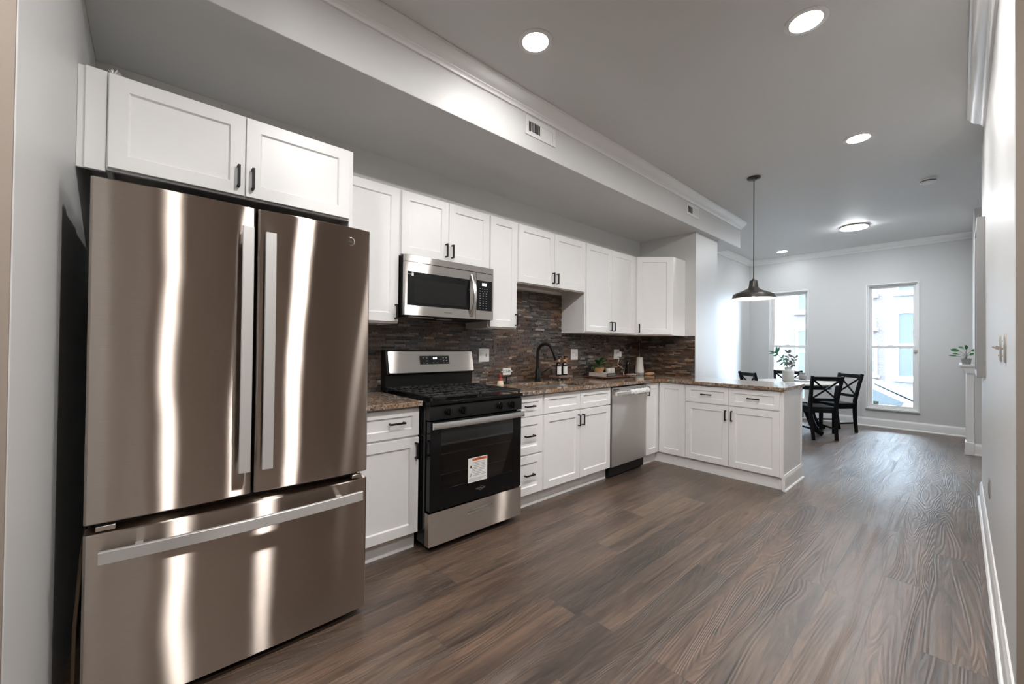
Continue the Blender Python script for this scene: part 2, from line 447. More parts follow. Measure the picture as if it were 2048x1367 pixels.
# local frames: a runs to the viewer's right, b up, c out of the front
def frame(o, u, n):
    u, n, z = Vector(u), Vector(n), Vector((0, 0, 1)); m = Matrix.Identity(4)
    for i in range(3): m[i][0], m[i][1], m[i][2], m[i][3] = u[i], z[i], n[i], o[i]
    return m
def FX(x, y=0.0, z=0.0): return frame((x, y, z), (0, 1, 0), (1, 0, 0))      # faces +x
def FY(y, x=0.0, z=0.0): return frame((x, y, z), (1, 0, 0), (0, -1, 0))     # faces -y
def FW(x, y=0.0, z=0.0): return frame((x, y, z), (0, -1, 0), (-1, 0, 0))    # faces -x
S2 = math.sqrt(0.5)
def rrect(a0, a1, b0, b1, r, n=6):
    pts = []
    for cx, cy, t0 in ((a1 - r, b0 + r, -90), (a1 - r, b1 - r, 0), (a0 + r, b1 - r, 90), (a0 + r, b0 + r, 180)):
        for k in range(n + 1):
            t = R(t0 + 90 * k / n); pts.append((cx + r * math.cos(t), cy + r * math.sin(t)))
    return pts

# ------------------------------------------------------------------ the setting
CEIL = 2.98
RX = 2.96
struct('floor', MB().box(-0.12, 5.0, -3.1, 9.0, -0.12, 0.0), 'floor')
struct('ceiling', MB().box(-0.12, 5.0, -3.1, 9.0, CEIL, CEIL + 0.12), 'ceiling')
struct('wall_left', MB().box(-0.12, 0.0, -3.1, 4.81, 0, CEIL), 'wall')
struct('wall_near', MB().box(0.0, 1.495, -0.36, -0.22, 0, CEIL), 'wall', bevel=0.003)
struct('wall_pier', MB().box(-0.12, 0.738, 4.81, 5.445, 0, CEIL), 'wall', bevel=0.003)
struct('wall_dining_left', MB().box(-0.12, 0.03, 5.445, 9.0, 0, CEIL), 'wall')
struct('wall_right', MB().box(RX, 5.0, 2.125, 5.30, 0, CEIL), 'wall', bevel=0.003)
struct('wall_hall_end', MB().box(RX + 0.002, 4.88, 2.117, 2.125, 0, CEIL), 'hall')  # thin end caps, here and below, in the hall tone dimmed by colour
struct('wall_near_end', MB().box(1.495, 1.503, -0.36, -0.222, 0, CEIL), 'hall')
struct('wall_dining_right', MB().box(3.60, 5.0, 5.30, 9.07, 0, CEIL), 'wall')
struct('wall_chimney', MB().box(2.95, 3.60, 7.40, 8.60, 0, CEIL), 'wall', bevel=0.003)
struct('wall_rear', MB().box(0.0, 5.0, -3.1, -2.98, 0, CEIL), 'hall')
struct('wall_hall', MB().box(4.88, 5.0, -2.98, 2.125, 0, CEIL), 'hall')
FYW = 8.853
# white panelled door in the hall, seen only as a reflection in the refrigerator
d1 = bpy.data.objects.new('door_1', None); COL.objects.link(d1); d1.location = (4.88, -0.75, 0); d1['kind'] = 'structure'
m = MB(frame((4.88, 0, 0), (0, -1, 0), (-1, 0, 0))); m.box(0.26, 1.16, 0.0, 2.10, 0.0, 0.02); m.box(0.26, 0.34, 0, 2.10, 0.02, 0.035); m.box(1.08, 1.16, 0, 2.10, 0.02, 0.035); m.box(0.34, 1.08, 2.02, 2.10, 0.02, 0.035)
m.build('door_casing', 'trim', d1)
m = MB(frame((4.86, 0, 0), (0, -1, 0), (-1, 0, 0))); m.box(0.345, 1.075, 0.01, 2.015, 0.0, 0.012); m.build('door_slab', 'trim', d1)
WIN = [(0.372, 1.005), (1.785, 2.412)]
WZ0, WZ1 = 0.29, 2.335
w = MB()
xs = [0.03, WIN[0][0], WIN[0][1], WIN[1][0], WIN[1][1], 3.60]
for i in (0, 2, 4): w.box(xs[i], xs[i + 1], FYW, FYW + 0.22, 0, CEIL)
for a, b in WIN: w.box(a, b, FYW, FYW + 0.22, 0, WZ0); w.box(a, b, FYW, FYW + 0.22, WZ1, CEIL)
struct('wall_far', w, 'wall')
SZ = 2.638
struct('ceiling_soffit', MB().box(0.0, 0.806, -0.22, 6.05, SZ, CEIL), 'wall', bevel=0.003)

# crown moulding profile (out from wall, down from ceiling)
CROWN = [(0.0, 0.0), (0.088, 0.0), (0.088, 0.010), (0.080, 0.014), (0.074, 0.026), (0.060, 0.044), (0.043, 0.055), (0.032, 0.060),
         (0.026, 0.062), (0.026, 0.069), (0.017, 0.074), (0.012, 0.084), (0.012, 0.092), (0.0, 0.092)]
def crown(name, T, length):
    MBo = MB(T @ Matrix.Translation((0, CEIL - 0.001, 0)))
    rings = [[(L, -d, p) for p, d in CROWN] for L in (0.0, length)]
    MBo.loft(rings); return struct(name, MBo, 'trim')
crown('trim_1', FX(0.806, -0.22), 6.27)
crown('trim_2', FX(0.03, 6.05), FYW - 6.05)
crown('trim_3', FY(FYW, 0.03), 2.92)
crown('trim_4', FW(RX, 4.50), 4.50 - 2.125)
BASE = [(0.0, 0.0), (0.026, 0.0), (0.026, 0.012), (0.020, 0.019), (0.014, 0.020), (0.014, 0.112), (0.012, 0.122), (0.008, 0.130), (0.006, 0.140), (0.0, 0.140)]
def baseboard(name, T, length, parent=None):
    m = MB(T); m.loft([[(L, h, p) for p, h in BASE] for L in (0.0, length)])
    return struct(name, m, 'trim', parent)
baseboard('baseboard_right', FW(RX, 5.30), 5.30 - 2.125)
baseboard('baseboard_far', FY(FYW, 0.03), 2.92)
baseboard('baseboard_chimney', FY(7.40, 2.95), 0.65)
baseboard('baseboard_left', FX(0.03, 5.445), FYW - 5.445)

# windows: white vinyl double-hung units set into the wall, stone sill below
def window(n, x0, x1, gap):
    root = bpy.data.objects.new('window_%d' % n, None); COL.objects.link(root)
    root.location = (x0, FYW, WZ0); root['kind'] = 'structure'
    T = FY(FYW)
    m = MB(T)                                           # jamb liner with thin face trim
    for k, (t, c0, c1) in enumerate(((0.020, -0.14, 0.008), (0.038, -0.14, -0.035))):
        z0, z1 = WZ0, WZ1
        m.box(x0, x0 + t, z0, z1, c0, c1); m.box(x1 - t, x1, z0, z1, c0, c1)
        m.box(x0 + t, x1 - t, z1 - t, z1, c0, c1); m.box(x0 + t, x1 - t, z0, z0 + t, c0, c1)
    m.build('window_frame', 'trim', root, bevel=0.002)
    zr = 1.305
    for nm, z0, z1, c in (('upper_sash', zr - 0.02, WZ1 - 0.038, -0.105), ('lower_sash', WZ0 + 0.038, zr + 0.022, -0.065)):
        s = MB(T); a0, a1, t = x0 + 0.038, x1 - 0.038, 0.036
        s.box(a0, a0 + t, z0, z1, c - 0.015, c + 0.015); s.box(a1 - t, a1, z0, z1, c - 0.015, c + 0.015)
        s.box(a0 + t, a1 - t, z0, z0 + t, c - 0.015, c + 0.015); s.box(a0 + t, a1 - t, z1 - t, z1, c - 0.015, c + 0.015)
        so = s.build('sash', 'trim', root, bevel=0.002)
        MB(T).box(a0 + t - 0.004, a1 - t + 0.004, z0 + t - 0.004, z1 - t + 0.004, c - 0.002, c + 0.002).build('pane', 'glass', so)
    lk = MB(T); lk.box(x0 + 0.27, x0 + 0.33, zr + 0.022, zr + 0.034, -0.075, -0.05); lk.build('sash_lock', 'trim', root, bevel=0.002)
    s = MB(T); s.box(x0 - 0.006, x1 + 0.006, WZ0 - 0.02, WZ0, -0.10, 0.016); s.build('window_sill', 'marble', root, bevel=0.003)
    return root
window(1, *WIN[0], 0)
win2 = window(2, *WIN[1], 0)
# tilt latch at the right jamb of the second window
MB(FY(FYW)).box(2.350, 2.395, 1.22, 1.26, -0.05, -0.02).build('sash_latch', 'nickel', win2, bevel=0.003)
T = FY(FYW)
stk = thing('window_sticker', 'small black shield sticker low on the right window pane', 'sticker', (1.905, FYW + 0.06, 0.35))
sh = MB(T); sh.prism([(1.872, 0.405), (1.938, 0.405), (1.938, 0.375), (1.925, 0.358), (1.905, 0.350), (1.885, 0.358), (1.872, 0.375)], -0.0605, -0.0595)
sh.build('shield', 'ink', stk)
sb = MB(T); sb.box(1.880, 1.930, 0.376, 0.388, -0.0597, -0.0588); sb.build('white_band', 'whitepaper', stk)
sb = MB(T); sb.box(1.872, 1.938, 0.405, 0.413, -0.0605, -0.0595); sb.build('green_band', plain('green_ink', (0.25, 0.6, 0.25), 0.6), stk)

# ------------------------------------------------------------------ cabinets
def door_mb(T, a0, a1, b0, b1, th=0.02, rail=0.057):
    m = MB(T); s = 0.006; d = 0.009
    if (a1 - a0) < 0.2: rail = min(rail, 0.05)
    if (b1 - b0) < 0.2: rail = min(rail, 0.045)
    O = [(a0, b0), (a1, b0), (a1, b1), (a0, b1)]
    I = [(a0 + rail, b0 + rail), (a1 - rail, b0 + rail), (a1 - rail, b1 - rail), (a0 + rail, b1 - rail)]
    J = [(a0 + rail + s, b0 + rail + s), (a1 - rail - s, b0 + rail + s), (a1 - rail - s, b1 - rail - s), (a0 + rail + s, b1 - rail - s)]
    e = 0.0018
    O2 = [(a0 + e, b0 + e), (a1 - e, b0 + e), (a1 - e, b1 - e), (a0 + e, b1 - e)]
    vs = [(a, b, 0.0) for a, b in O] + [(a, b, th - e) for a, b in O] + [(a, b, th) for a, b in O2] + [(a, b, th) for a, b in I] + [(a, b, th - d) for a, b in J]
    fs = [(3, 2, 1, 0), (16, 17, 18, 19)]
    for k in range(4):
        for i in range(4):
            j = (i + 1) % 4; fs.append((4 * k + i, 4 * k + j, 4 * k + 4 + j, 4 * k + 4 + i))
    return m.add(vs, fs)
def pull(T, a, b, orient, parent, L=0.098, c0=0.02):
    m = MB(T); h = L / 2; w = 0.0055; p = c0 + 0.031
    if orient == 'v':
        m.box(a - w, a + w, b - h, b + h, p - 0.009, p)
        for s in (-1, 1): m.box(a - w, a + w, b + s * (h - 0.0045) - 0.0045, b + s * (h - 0.0045) + 0.0045, c0 - 0.001, p - 0.004)
    else:
        m.box(a - h, a + h, b - w, b + w, p - 0.009, p)
        for s in (-1, 1): m.box(a + s * (h - 0.0045) - 0.0045, a + s * (h - 0.0045) + 0.0045, b - w, b + w, c0 - 0.001, p - 0.004)
    return m.build('handle', 'black', parent, bevel=0.001, seg=1)
def wall_cab(label, T, a0, a1, b0, b1, depth, fronts, group='white shaker wall cabinets'):
    """T: c = 0 is the front of the face frame (doors sit on it)"""
    root = thing('wall_cabinet', label, 'cabinet', T @ Vector(((a0 + a1) / 2, b0, -depth / 2)), 0, group); root['kind'] = 'thing'
    m = MB(T); t = 0.016
    m.box(a0, a1, b0 + 0.032, b1, -depth, 0)
    m.box(a0, a0 + t, b0, b0 + 0.032, -depth, 0); m.box(a1 - t, a1, b0, b0 + 0.032, -depth, 0); m.box(a0 + t, a1 - t, b0, b0 + 0.032, -0.02, 0)
    m.box(a0 + t, a1 - t, b0 + 0.008, b0 + 0.032, -depth, -depth + 0.02)
    m.build('body', 'cab', root, bevel=0.001, seg=1)
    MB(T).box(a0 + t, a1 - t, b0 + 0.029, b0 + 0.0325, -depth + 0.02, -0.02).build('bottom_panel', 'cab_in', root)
    for kind, p0, p1, q0, q1, h in fronts:
        d = door_mb(T, p0, p1, q0, q1).build(kind, 'cab', root)
        if h: pull(T, *h, d)
    return root
def base_cab(label, T, a0, a1, depth, fronts, toe=0.05, open_top=False, top=0.882, group='white shaker base cabinets', toe_c=None):
    root = thing('base_cabinet', label, 'cabinet', T @ Vector(((a0 + a1) / 2, 0, -depth / 2)), 0, group)
    m = MB(T)
    if open_top:
        m.box(a0, a0 + 0.016, 0.105, top, -depth, 0); m.box(a1 - 0.016, a1, 0.105, top, -depth, 0); m.box(a0 + 0.016, a1 - 0.016, 0.105, 0.121, -depth, 0)
        m.box(a0 + 0.016, a1 - 0.016, 0.121, top, -0.018, 0); m.box(a0 + 0.016, a1 - 0.016, 0.121, top, -depth, -depth + 0.008)
    else: m.box(a0, a1, 0.105, top, -depth, 0)
    m.build('body', 'cab', root, bevel=0.001, seg=1)
    MB(T).box(a0, a1, 0.0, 0.105, -toe - 0.016, -toe).build('toe_kick', 'cab', root)
    for kind, p0, p1, q0, q1, h in fronts:
        d = door_mb(T, p0, p1, q0, q1).build(kind, 'cab', root)
        if h: pull(T, *h, d)
    return root
UB, UT = 1.397, 2.309
T = FX(0.305)
g = 0.010
wall_cab('tall single-door white wall cabinet, partly hidden by the refrigerator', T, 0.83, 1.238, UB, UT, 0.304,
         [('door', 0.84, 1.232, UB + 0.012, UT - 0.008, (1.212, 1.475, 'v'))])
wall_cab('short two-door white wall cabinet directly above the microwave', T, 1.240, 2.010, 1.860, UT, 0.304,
         [('door', 1.252, 1.622, 1.868, UT - 0.008, (1.598, 1.945, 'v')), ('door', 1.626, 2.003, 1.868, UT - 0.008, (1.650, 1.945, 'v'))])
wall_cab('narrow single-door white wall cabinet right of the microwave', T, 2.012, 2.318, UB, UT, 0.304,
         [('door', 2.020, 2.308, UB + 0.012, UT - 0.008, (2.294, 1.475, 'v'))])
wall_cab('short two-door white wall cabinet above the sink faucet', T, 2.320, 3.246, 1.795, UT, 0.304,
         [('door', 2.330, 2.780, 1.803, UT - 0.008, (2.754, 1.882, 'v')), ('door', 2.784, 3.236, 1.803, UT - 0.008, (2.810, 1.882, 'v'))])
wall_cab('tall two-door white wall cabinet above the potted plant and tray', T, 3.248, 4.196, UB, UT, 0.304,
         [('door', 3.262, 3.700, UB + 0.012, UT - 0.008, (3.674, 1.475, 'v')), ('door', 3.704, 4.160, UB + 0.012, UT - 0.008, (3.730, 1.475, 'v'))])
# diagonal corner cabinet
root = thing('wall_cabinet', 'diagonal corner white wall cabinet beside the gray pier', 'cabinet', (0.3, 4.5, UB), 0, 'white shaker wall cabinets'); root['kind'] = 'thing'
m = MB(); m.prism([(0.002, 4.198), (0.305, 4.198), (0.612, 4.505), (0.612, 4.808), (0.002, 4.808)], UB, UT); m.build('body', 'cab', root, bevel=0.001, seg=1)
Td = frame((0.305, 4.198, 0), (S2, S2, 0), (S2, -S2, 0)); LW = 0.434
d = door_mb(Td, 0.016, LW - 0.02, UB + 0.012, UT - 0.008).build('door', 'cab', root)
pull(Td, 0.042, 1.475, 'v', d)
# cabinet over the refrigerator, with filler strips at its left
T = FX(0.61)
fc = wall_cab('wide deep white two-door cabinet above the refrigerator', T, -0.138, 0.816, 1.925, UT, 0.608,
         [('door', -0.134, 0.315, 1.933, UT - 0.008, (0.289, 2.015, 'v')), ('door', 0.319, 0.792, 1.933, UT - 0.008, (0.345, 2.015, 'v'))])
m = MB(T); m.box(-0.198, -0.139, 1.918, UT, -0.018, 0.004); m.box(-0.2195, -0.198, 1.918, UT, -0.018, -0.006); m.build('filler_strip', 'cab', fc, bevel=0.001, seg=1)
m = MB(T); m.box(0.797, 0.816, 0.0, 1.925, -0.608, 0.0); m.build('side_panel', 'cab', fc, bevel=0.001, seg=1)
scrap = MB(); random.seed(3)
for k in range(9):
    a = random.uniform(-1.2, 1.2); p = Vector((0.60, -0.125, UT)); q = p + Vector((random.uniform(-.01, .01), 0.02 * math.sin(a) + .006, 0.018 * math.cos(a) + .004))
    scrap.bar(p, q, 0.003, 0.0016)
tag(scrap.build('paper_scrap', 'whitepaper'), 'tiny torn paper scrap on top of the refrigerator cabinet', 'scrap')

# base run
T = FX(0.602)
base_cab('white base cabinet squeezed between the refrigerator and the range', T, 0.83, 1.240, 0.600,
         [('drawer', 0.84, 1.234, 0.705, 0.872, (1.085, 0.792, 'h')), ('door', 0.84, 1.234, 0.115, 0.692, (1.212, 0.615, 'v'))], toe=0.037)
base_cab('white three-drawer base cabinet right of the range', T, 2.012, 2.338, 0.600,
         [('drawer', 2.022, 2.330, 0.715, 0.872, (2.178, 0.793, 'h')), ('drawer', 2.022, 2.330, 0.425, 0.705, (2.178, 0.566, 'h')), ('drawer', 2.022, 2.330, 0.115, 0.412, (2.178, 0.268, 'h'))], toe=0.037)
base_cab('white sink base cabinet under the faucet, left of the dishwasher', T, 2.340, 3.262, 0.600,
         [('false_front', 2.350, 2.799, 0.715, 0.872, None), ('false_front', 2.803, 3.254, 0.715, 0.872, None),
          ('door', 2.350, 2.799, 0.115, 0.705, (2.773, 0.620, 'v')), ('door', 2.803, 3.254, 0.115, 0.705, (2.829, 0.620, 'v'))], toe=0.037, open_top=True)
# corner base cabinet: two hinged doors meeting in the inside corner
root = thing('base_cabinet', 'inside-corner white base cabinet between dishwasher and peninsula drawers', 'cabinet', (0.4, 4.5, 0), 0, 'white shaker base cabinets')
m = MB(); m.prism([(0.002, 3.896), (0.602, 3.896), (0.602, 4.189), (0.908, 4.189), (0.908, 4.76), (0.76, 4.76), (0.76, 4.805), (0.002, 4.805)], 0.105, 0.882); m.build('body', 'cab', root)
m = MB(); m.prism([(0.545, 3.896), (0.565, 3.896), (0.565, 4.206), (0.908, 4.206), (0.908, 4.226), (0.545, 4.226)], 0.0, 0.105); m.build('toe_kick', 'cab', root)
d = door_mb(FX(0.602), 3.905, 4.163, 0.115, 0.872).build('door', 'cab', root); pull(FX(0.602), 3.930, 0.795, 'v', d)
d = door_mb(FY(4.189), 0.628, 0.902, 0.115, 0.872).build('door', 'cab', root)
# peninsula cabinet
pc = base_cab('white peninsula base cabinet with two drawers over two doors', FY(4.189), 0.910, 1.782, 0.571,
         [('drawer', 0.920, 1.340, 0.703, 0.872, (1.130, 0.790, 'h')), ('drawer', 1.344, 1.764, 0.703, 0.872, (1.554, 0.790, 'h')),
          ('door', 0.920, 1.340, 0.115, 0.692, (1.314, 0.605, 'v')), ('door', 1.344, 1.764, 0.115, 0.692, (1.370, 0.605, 'v'))], toe=0.017)
m = MB(); m.box(1.782, 1.796, 4.170, 4.765, 0.0, 0.883); m.build('end_panel', 'cab', pc, bevel=0.001, seg=1)
m = MB(); m.box(1.796, 1.802, 4.738, 4.765, 0.14, 0.883); m.build('corner_strip', 'cab', pc)
m = MB(FX(1.796, 4.160)); m.loft([[(L, h, p) for p, h in BASE] for L in (0.0, 0.605)]); m.build('baseboard', 'trim', pc)
m = MB(); m.box(0.910, 1.782, 4.760, 4.768, 0.0, 0.883); m.build('back_panel', 'cab', pc)

# counters
def slab(name, outer, holes, z0, z1, label):
    bm = bmesh.new(); es = []
    for loop in [outer] + holes:
        vs = [bm.verts.new((x, y, z1)) for x, y in loop]
        es += [bm.edges.new((vs[i], vs[(i + 1) % len(vs)])) for i in range(len(vs))]
    bmesh.ops.triangle_fill(bm, use_beauty=True, use_dissolve=False, edges=es)
    for f in bm.faces:
        if f.normal.z < 0: f.normal_flip()
    fs = list(bm.faces)
    ret = bmesh.ops.extrude_face_region(bm, geom=fs)
    for v in [q for q in ret['geom'] if isinstance(q, bmesh.types.BMVert)]: v.co.z = z0
    bmesh.ops.recalc_face_normals(bm, faces=bm.faces)
    me = bpy.data.meshes.new(name); bm.to_mesh(me); bm.free(); me.materials.append(M['granite'])
    o = bpy.data.objects.new(name, me); COL.objects.link(o)
    b = o.modifiers.new('bevel', 'BEVEL'); b.width = 0.003; b.segments = 2; b.limit_method = 'ANGLE'; b.angle_limit = R(50)
    return tag(o, label, 'countertop', 'brown granite countertops')
slab('countertop', [(0.001, 0.83), (0.653, 0.83), (0.653, 1.242), (0.001, 1.242)], [], 0.884, 0.914, 'short brown granite countertop piece left of the range')
SINK = rrect(0.15, 0.535, 2.44, 3.12, 0.09)
slab('countertop', [(0.001, 2.010), (0.653, 2.010), (0.653, 4.141), (1.812, 4.141), (1.812, 4.800), (0.740, 4.800), (0.740, 4.808), (0.001, 4.808)], [SINK], 0.884, 0.914,
     'long L-shaped brown granite countertop with sink cutout and peninsula')
sk = thing('kitchen_sink', 'undermounted steel sink basin below the black faucet', 'sink', (0.34, 2.78, 0.70))
m = MB(); inn = rrect(0.155, 0.53, 2.445, 3.115, 0.085); inb = rrect(0.175, 0.51, 2.465, 3.095, 0.07); out = rrect(0.14, 0.545, 2.43, 3.13, 0.095)
m.loft([[(x, y, 0.882) for x, y in out], [(x, y, 0.882) for x, y in inn], [(x, y, 0.72) for x, y in inb]], cap=False)
m.add([(x, y, 0.72) for x, y in inb], [tuple(range(len(inb)))])
m.build('basin', 'sinksteel', sk)
MB().lathe([(0.045, 0.0), (0.045, 0.004), (0.03, 0.004)], 0.30, 2.78, 0.7205).build('drain', 'chrome', sk)

# stacked slate backsplash: every strip has its own length and relief
def mosaic(T, rects, name, label):
    m = MB(T); rnd = random.Random(11 if name else 1)
    for (a0, a1, b0, b1) in rects:
        b = b0
        while b < b1 - 0.004:
            h = min(rnd.choice((0.012, 0.014, 0.015, 0.017, 0.019)), b1 - b)
            a = a0 - rnd.uniform(0, 0.05)
            while a < a1:
                L = rnd.choice((0.04, 0.055, 0.07, 0.085, 0.10, 0.13)); p, q = max(a, a0), min(a + L, a1)
                if q - p > 0.003:
                    c = rnd.uniform(0.005, 0.0130)
                    t1 = rnd.uniform(-0.0015, 0.0015); t2 = rnd.uniform(-0.0015, 0.0015)
                    p1, q1, y0, y1 = p + 0.0005, q - 0.0005, b + 0.0004, b + h - 0.0004
                    vs = [(p1, y0, 0.0), (q1, y0, 0.0), (q1, y1, 0.0), (p1, y1, 0.0), (p1, y0, c + t1), (q1, y0, c - t1), (q1, y1, c - t2), (p1, y1, c + t2)]
                    m.add(vs, [(4, 5, 6, 7), (0, 1, 5, 4), (1, 2, 6, 5), (2, 3, 7, 6), (3, 0, 4, 7)])
                a += L
            b += h
    # backing sheet so that no gap shows the wall
    for (a0, a1, b0, b1) in rects: m.box(a0, a1, b0, b1, 0.0005, 0.003)
    return tag(m.build('backsplash', 'slate', flat=True), label, 'backsplash', 'stacked slate backsplash panels')
mosaic(FX(0.0012), [(0.82, 4.80, 0.9155, 1.396), (2.322, 3.244, 1.396, 1.794), (1.243, 2.008, 1.396, 1.446)], 'b', 'long stacked slate mosaic backsplash running behind range and sink')
mosaic(FY(4.8088), [(0.017, 0.735, 0.9155, 1.396)], 'a', 'short stacked slate backsplash on the pier wall beside the cone')

# ------------------------------------------------------------------ refrigerator
fr = thing('refrigerator', 'stainless steel french door refrigerator with bottom freezer drawer', 'refrigerator', (0.5, 0.31, 0))
FY0, FY1, FXF, FZT = -0.150, 0.766, 0.990, 1.787
m = MB(); m.box(0.06, 0.885, FY0 + 0.008, FY1 - 0.008, 0.025, 1.77); m.build('body', 'blackplastic', fr, bevel=0.004)
m = MB(); m.box(0.885, 0.905, FY0 + 0.02, FY1 - 0.02, 0.05, 1.765); m.build('door_gasket', 'dark', fr)
def bowed(a0, a1, b0, b1, bulge, th, T, n=18, lip=0.007):
    """door skin: gently bowed across its width, edges turned back"""
    m = MB(T); rings = []
    def cc(t, e=0.0):
        return th + bulge * (1 - (2 * t - 1) ** 2) - e
    cols = [0.0] + [i / n for i in range(n + 1)] + [1.0]
    prof = []
    for k, t in enumerate(cols):
        a = a0 + (a1 - a0) * t
        first, last = k == 0, k == len(cols) - 1
        if first or last: prof.append((a, 0.0)); continue
        aa = min(max(a, a0 + 0.002), a1 - 0.002)
        prof.append((a if first or last else (a0 if t == 0 else (a1 if t == 1 else a)), cc(t) - (lip if t in (0, 1) else 0)))
        if t == 0: prof.append((a0 + lip, cc(0.012)))
        if t == 1: prof.insert(-1, (a1 - lip, cc(0.988)))
    e = 0.004
    rows = [(b0, 1.0), (b0 + e, 0.0), (b1 - e, 0.0), (b1, 1.0)]
    for b, s in rows:
        rings.append([(a, b, c - (e * s if c > 0 else 0)) for a, c in prof])
    return m.loft(rings)
T = FX(0.905)
TH = FXF - 0.905 - 0.010
ld = bowed(FY0, 0.303, 0.665, FZT, 0.010, TH, T).build('door', 'steel', fr)
rd = bowed(0.313, FY1, 0.665, FZT, 0.010, TH, T).build('door', 'steel', fr)
fd = bowed(FY0, FY1, 0.035, 0.632, 0.014, TH, T).build('freezer_drawer', 'steel', fr)
def flat_handle(a0, a1, b0, b1, c, bow, axis, parent, name='handle'):
    m = MB(T); n = 10; rings = []
    for i in range(n + 1):
        t = i / n; k = 1 - (2 * t - 1) ** 2
        if axis == 'v':
            b = b0 + (b1 - b0) * t; cc = c + bow * k
            rings.append([(a0, b, cc - 0.014), (a1, b, cc - 0.014), (a1, b, cc - 0.002), (a1 - 0.002, b, cc), (a0 + 0.002, b, cc), (a0, b, cc - 0.002)])
        else:
            a = a0 + (a1 - a0) * t; cc = c + bow * k
            rings.append([(a, b0, cc - 0.014), (a, b1, cc - 0.014), (a, b1, cc - 0.002), (a, b1 - 0.002, cc), (a, b0 + 0.002, cc), (a, b0, cc - 0.002)])
    m.loft(rings)
    if axis == 'v':
        for b in (b0 + 0.01, b1 - 0.05): m.box(a0 + 0.006, a1 - 0.006, b, b + 0.04, TH - 0.002, c - 0.008)
    else:
        for a in (a0 + 0.085, a1 - 0.105): m.box(a, a + 0.02, b0 + 0.006, b1 - 0.006, TH - 0.002, c - 0.004)
    return m.build(name, 'satin', parent)
flat_handle(0.256, 0.293, 0.762, 1.700, TH + 0.046, 0.006, 'v', ld)
flat_handle(0.332, 0.369, 0.762, 1.690, TH + 0.046, 0.006, 'v', rd)
h = flat_handle(-0.112, 0.728, 0.548, 0.589, TH + 0.052, 0.022, 'h', fd)
em = MB(T @ Matrix.Translation((0.672, 1.722, TH + 0.0035))); em.lathe([(0.0195, 0), (0.0195, 0.003), (0.0165, 0.0035), (0.0165, 0.0022), (0.001, 0.0022)], seg=28)
eo = em.build('emblem', 'nickel', rd)
text('emblem_letters', 'GE', 0.018, 'darkgrey', T @ Matrix.Translation((0.672, 1.722, TH + 0.0068)), eo)
m = MB(T); m.box(FY0 + 0.028, FY0 + 0.075, 0.640, 0.656, TH - 0.02, TH + 0.002); m.build('hinge_cover', 'nickel', fr, bevel=0.002)
m = MB(T); m.box(FY1 - 0.07, FY1 - 0.025, 0.640, 0.656, TH - 0.02, TH + 0.002); m.build('hinge_cover', 'nickel', fr, bevel=0.002)
for a in (FY0 + 0.02, FY1 - 0.09):
    m = MB(); m.box(0.70, 0.93, a, a + 0.07, 1.768, 1.80); m.build('top_hinge', 'darkgrey', fr, bevel=0.004)
for a in (FY0 + 0.05, FY1 - 0.10):
    m = MB(); m.box(0.80, 0.86, a, a + 0.05, 0.0, 0.03); m.build('foot', 'black', fr)
wl = MB(); wl.tube([(0.70, -0.19, 0.02), (0.66, -0.192, 0.2), (0.50, -0.19, 0.42), (0.3, -0.19, 0.5)], 0.006, 8)
tag(wl.build('water_line', 'tan'), 'thin tan tube standing in the dark gap left of the refrigerator', 'tube')

# ------------------------------------------------------------------ gas range
rg = thing('gas_range', 'black and stainless freestanding gas range with oven', 'range', (0.36, 1.625, 0))
Y0, Y1 = 1.250, 2.004
m = MB(); m.box(0.035, 0.672, Y0, Y1, 0.045, 0.888); m.build('body', 'blackgloss', rg, bevel=0.003)
for x in (0.12, 0.60):
    for y in (Y0 + 0.05, Y1 - 0.05): MB().lathe([(0.018, 0.0), (0.018, 0.05)], x, y, 0.0, 14).build('foot', 'black', rg)
m = MB(); m.prism([(0.035, 0.888), (0.725, 0.888), (0.735, 0.896), (0.735, 0.912), (0.728, 0.918), (0.712, 0.918), (0.700, 0.908), (0.035, 0.908)], 0, 1)
m.v = [Vector((p.x, Y0 if p.z < 0.5 else Y1, p.y)) for p in m.v]
m.build('cooktop', 'blackgloss', rg, bevel=0.002)
T = FX(0.0)
bn = 0
for x in (0.22, 0.54):
    for y in (1.43, 1.825):
        MB().lathe([(0.055, 0.0), (0.052, 0.010), (0.036, 0.012), (0.038, 0.020), (0.034, 0.024), (0.001, 0.025)], x, y, 0.908, 24).build('burner', 'iron', rg)
for y0, y1 in ((1.262, 1.622), (1.630, 1.992)):
    m = MB(); zt, zb = 0.947, 0.936; xb0, xb1 = 0.085, 0.722
    w = 0.011
    m.box(xb0, xb1, y0, y0 + w, zb, zt); m.box(xb0, xb1, y1 - w, y1, zb, zt); m.box(xb0, xb0 + w, y0, y1, zb, zt); m.box(xb1 - 0.02, xb1, y0, y1, zb - 0.002, zt)
    nb = 6
    for k in range(1, nb + 1):
        y = y0 + (y1 - y0) * k / (nb + 1)
        if k in (3, 4):
            m.box(xb0, 0.19, y - w / 2, y + w / 2, zb, zt); m.box(0.26, 0.50, y - w / 2, y + w / 2, zb, zt); m.box(0.58, xb1, y - w / 2, y + w / 2, zb, zt)
        else: m.box(xb0, xb1, y - w / 2, y + w / 2, zb, zt)
    for x in (0.16, 0.29, 0.385, 0.48, 0.61): m.box(x - w / 2, x + w / 2, y0, y1, zb, zt)
    for x in (xb0 + 0.006, xb1 - 0.012):
        for y in (y0 + 0.006, y1 - 0.006): m.box(x - 0.006, x + 0.006, y - 0.006, y + 0.006, 0.908, zb)
    m.build('grate', 'iron', rg, bevel=0.002, seg=1)
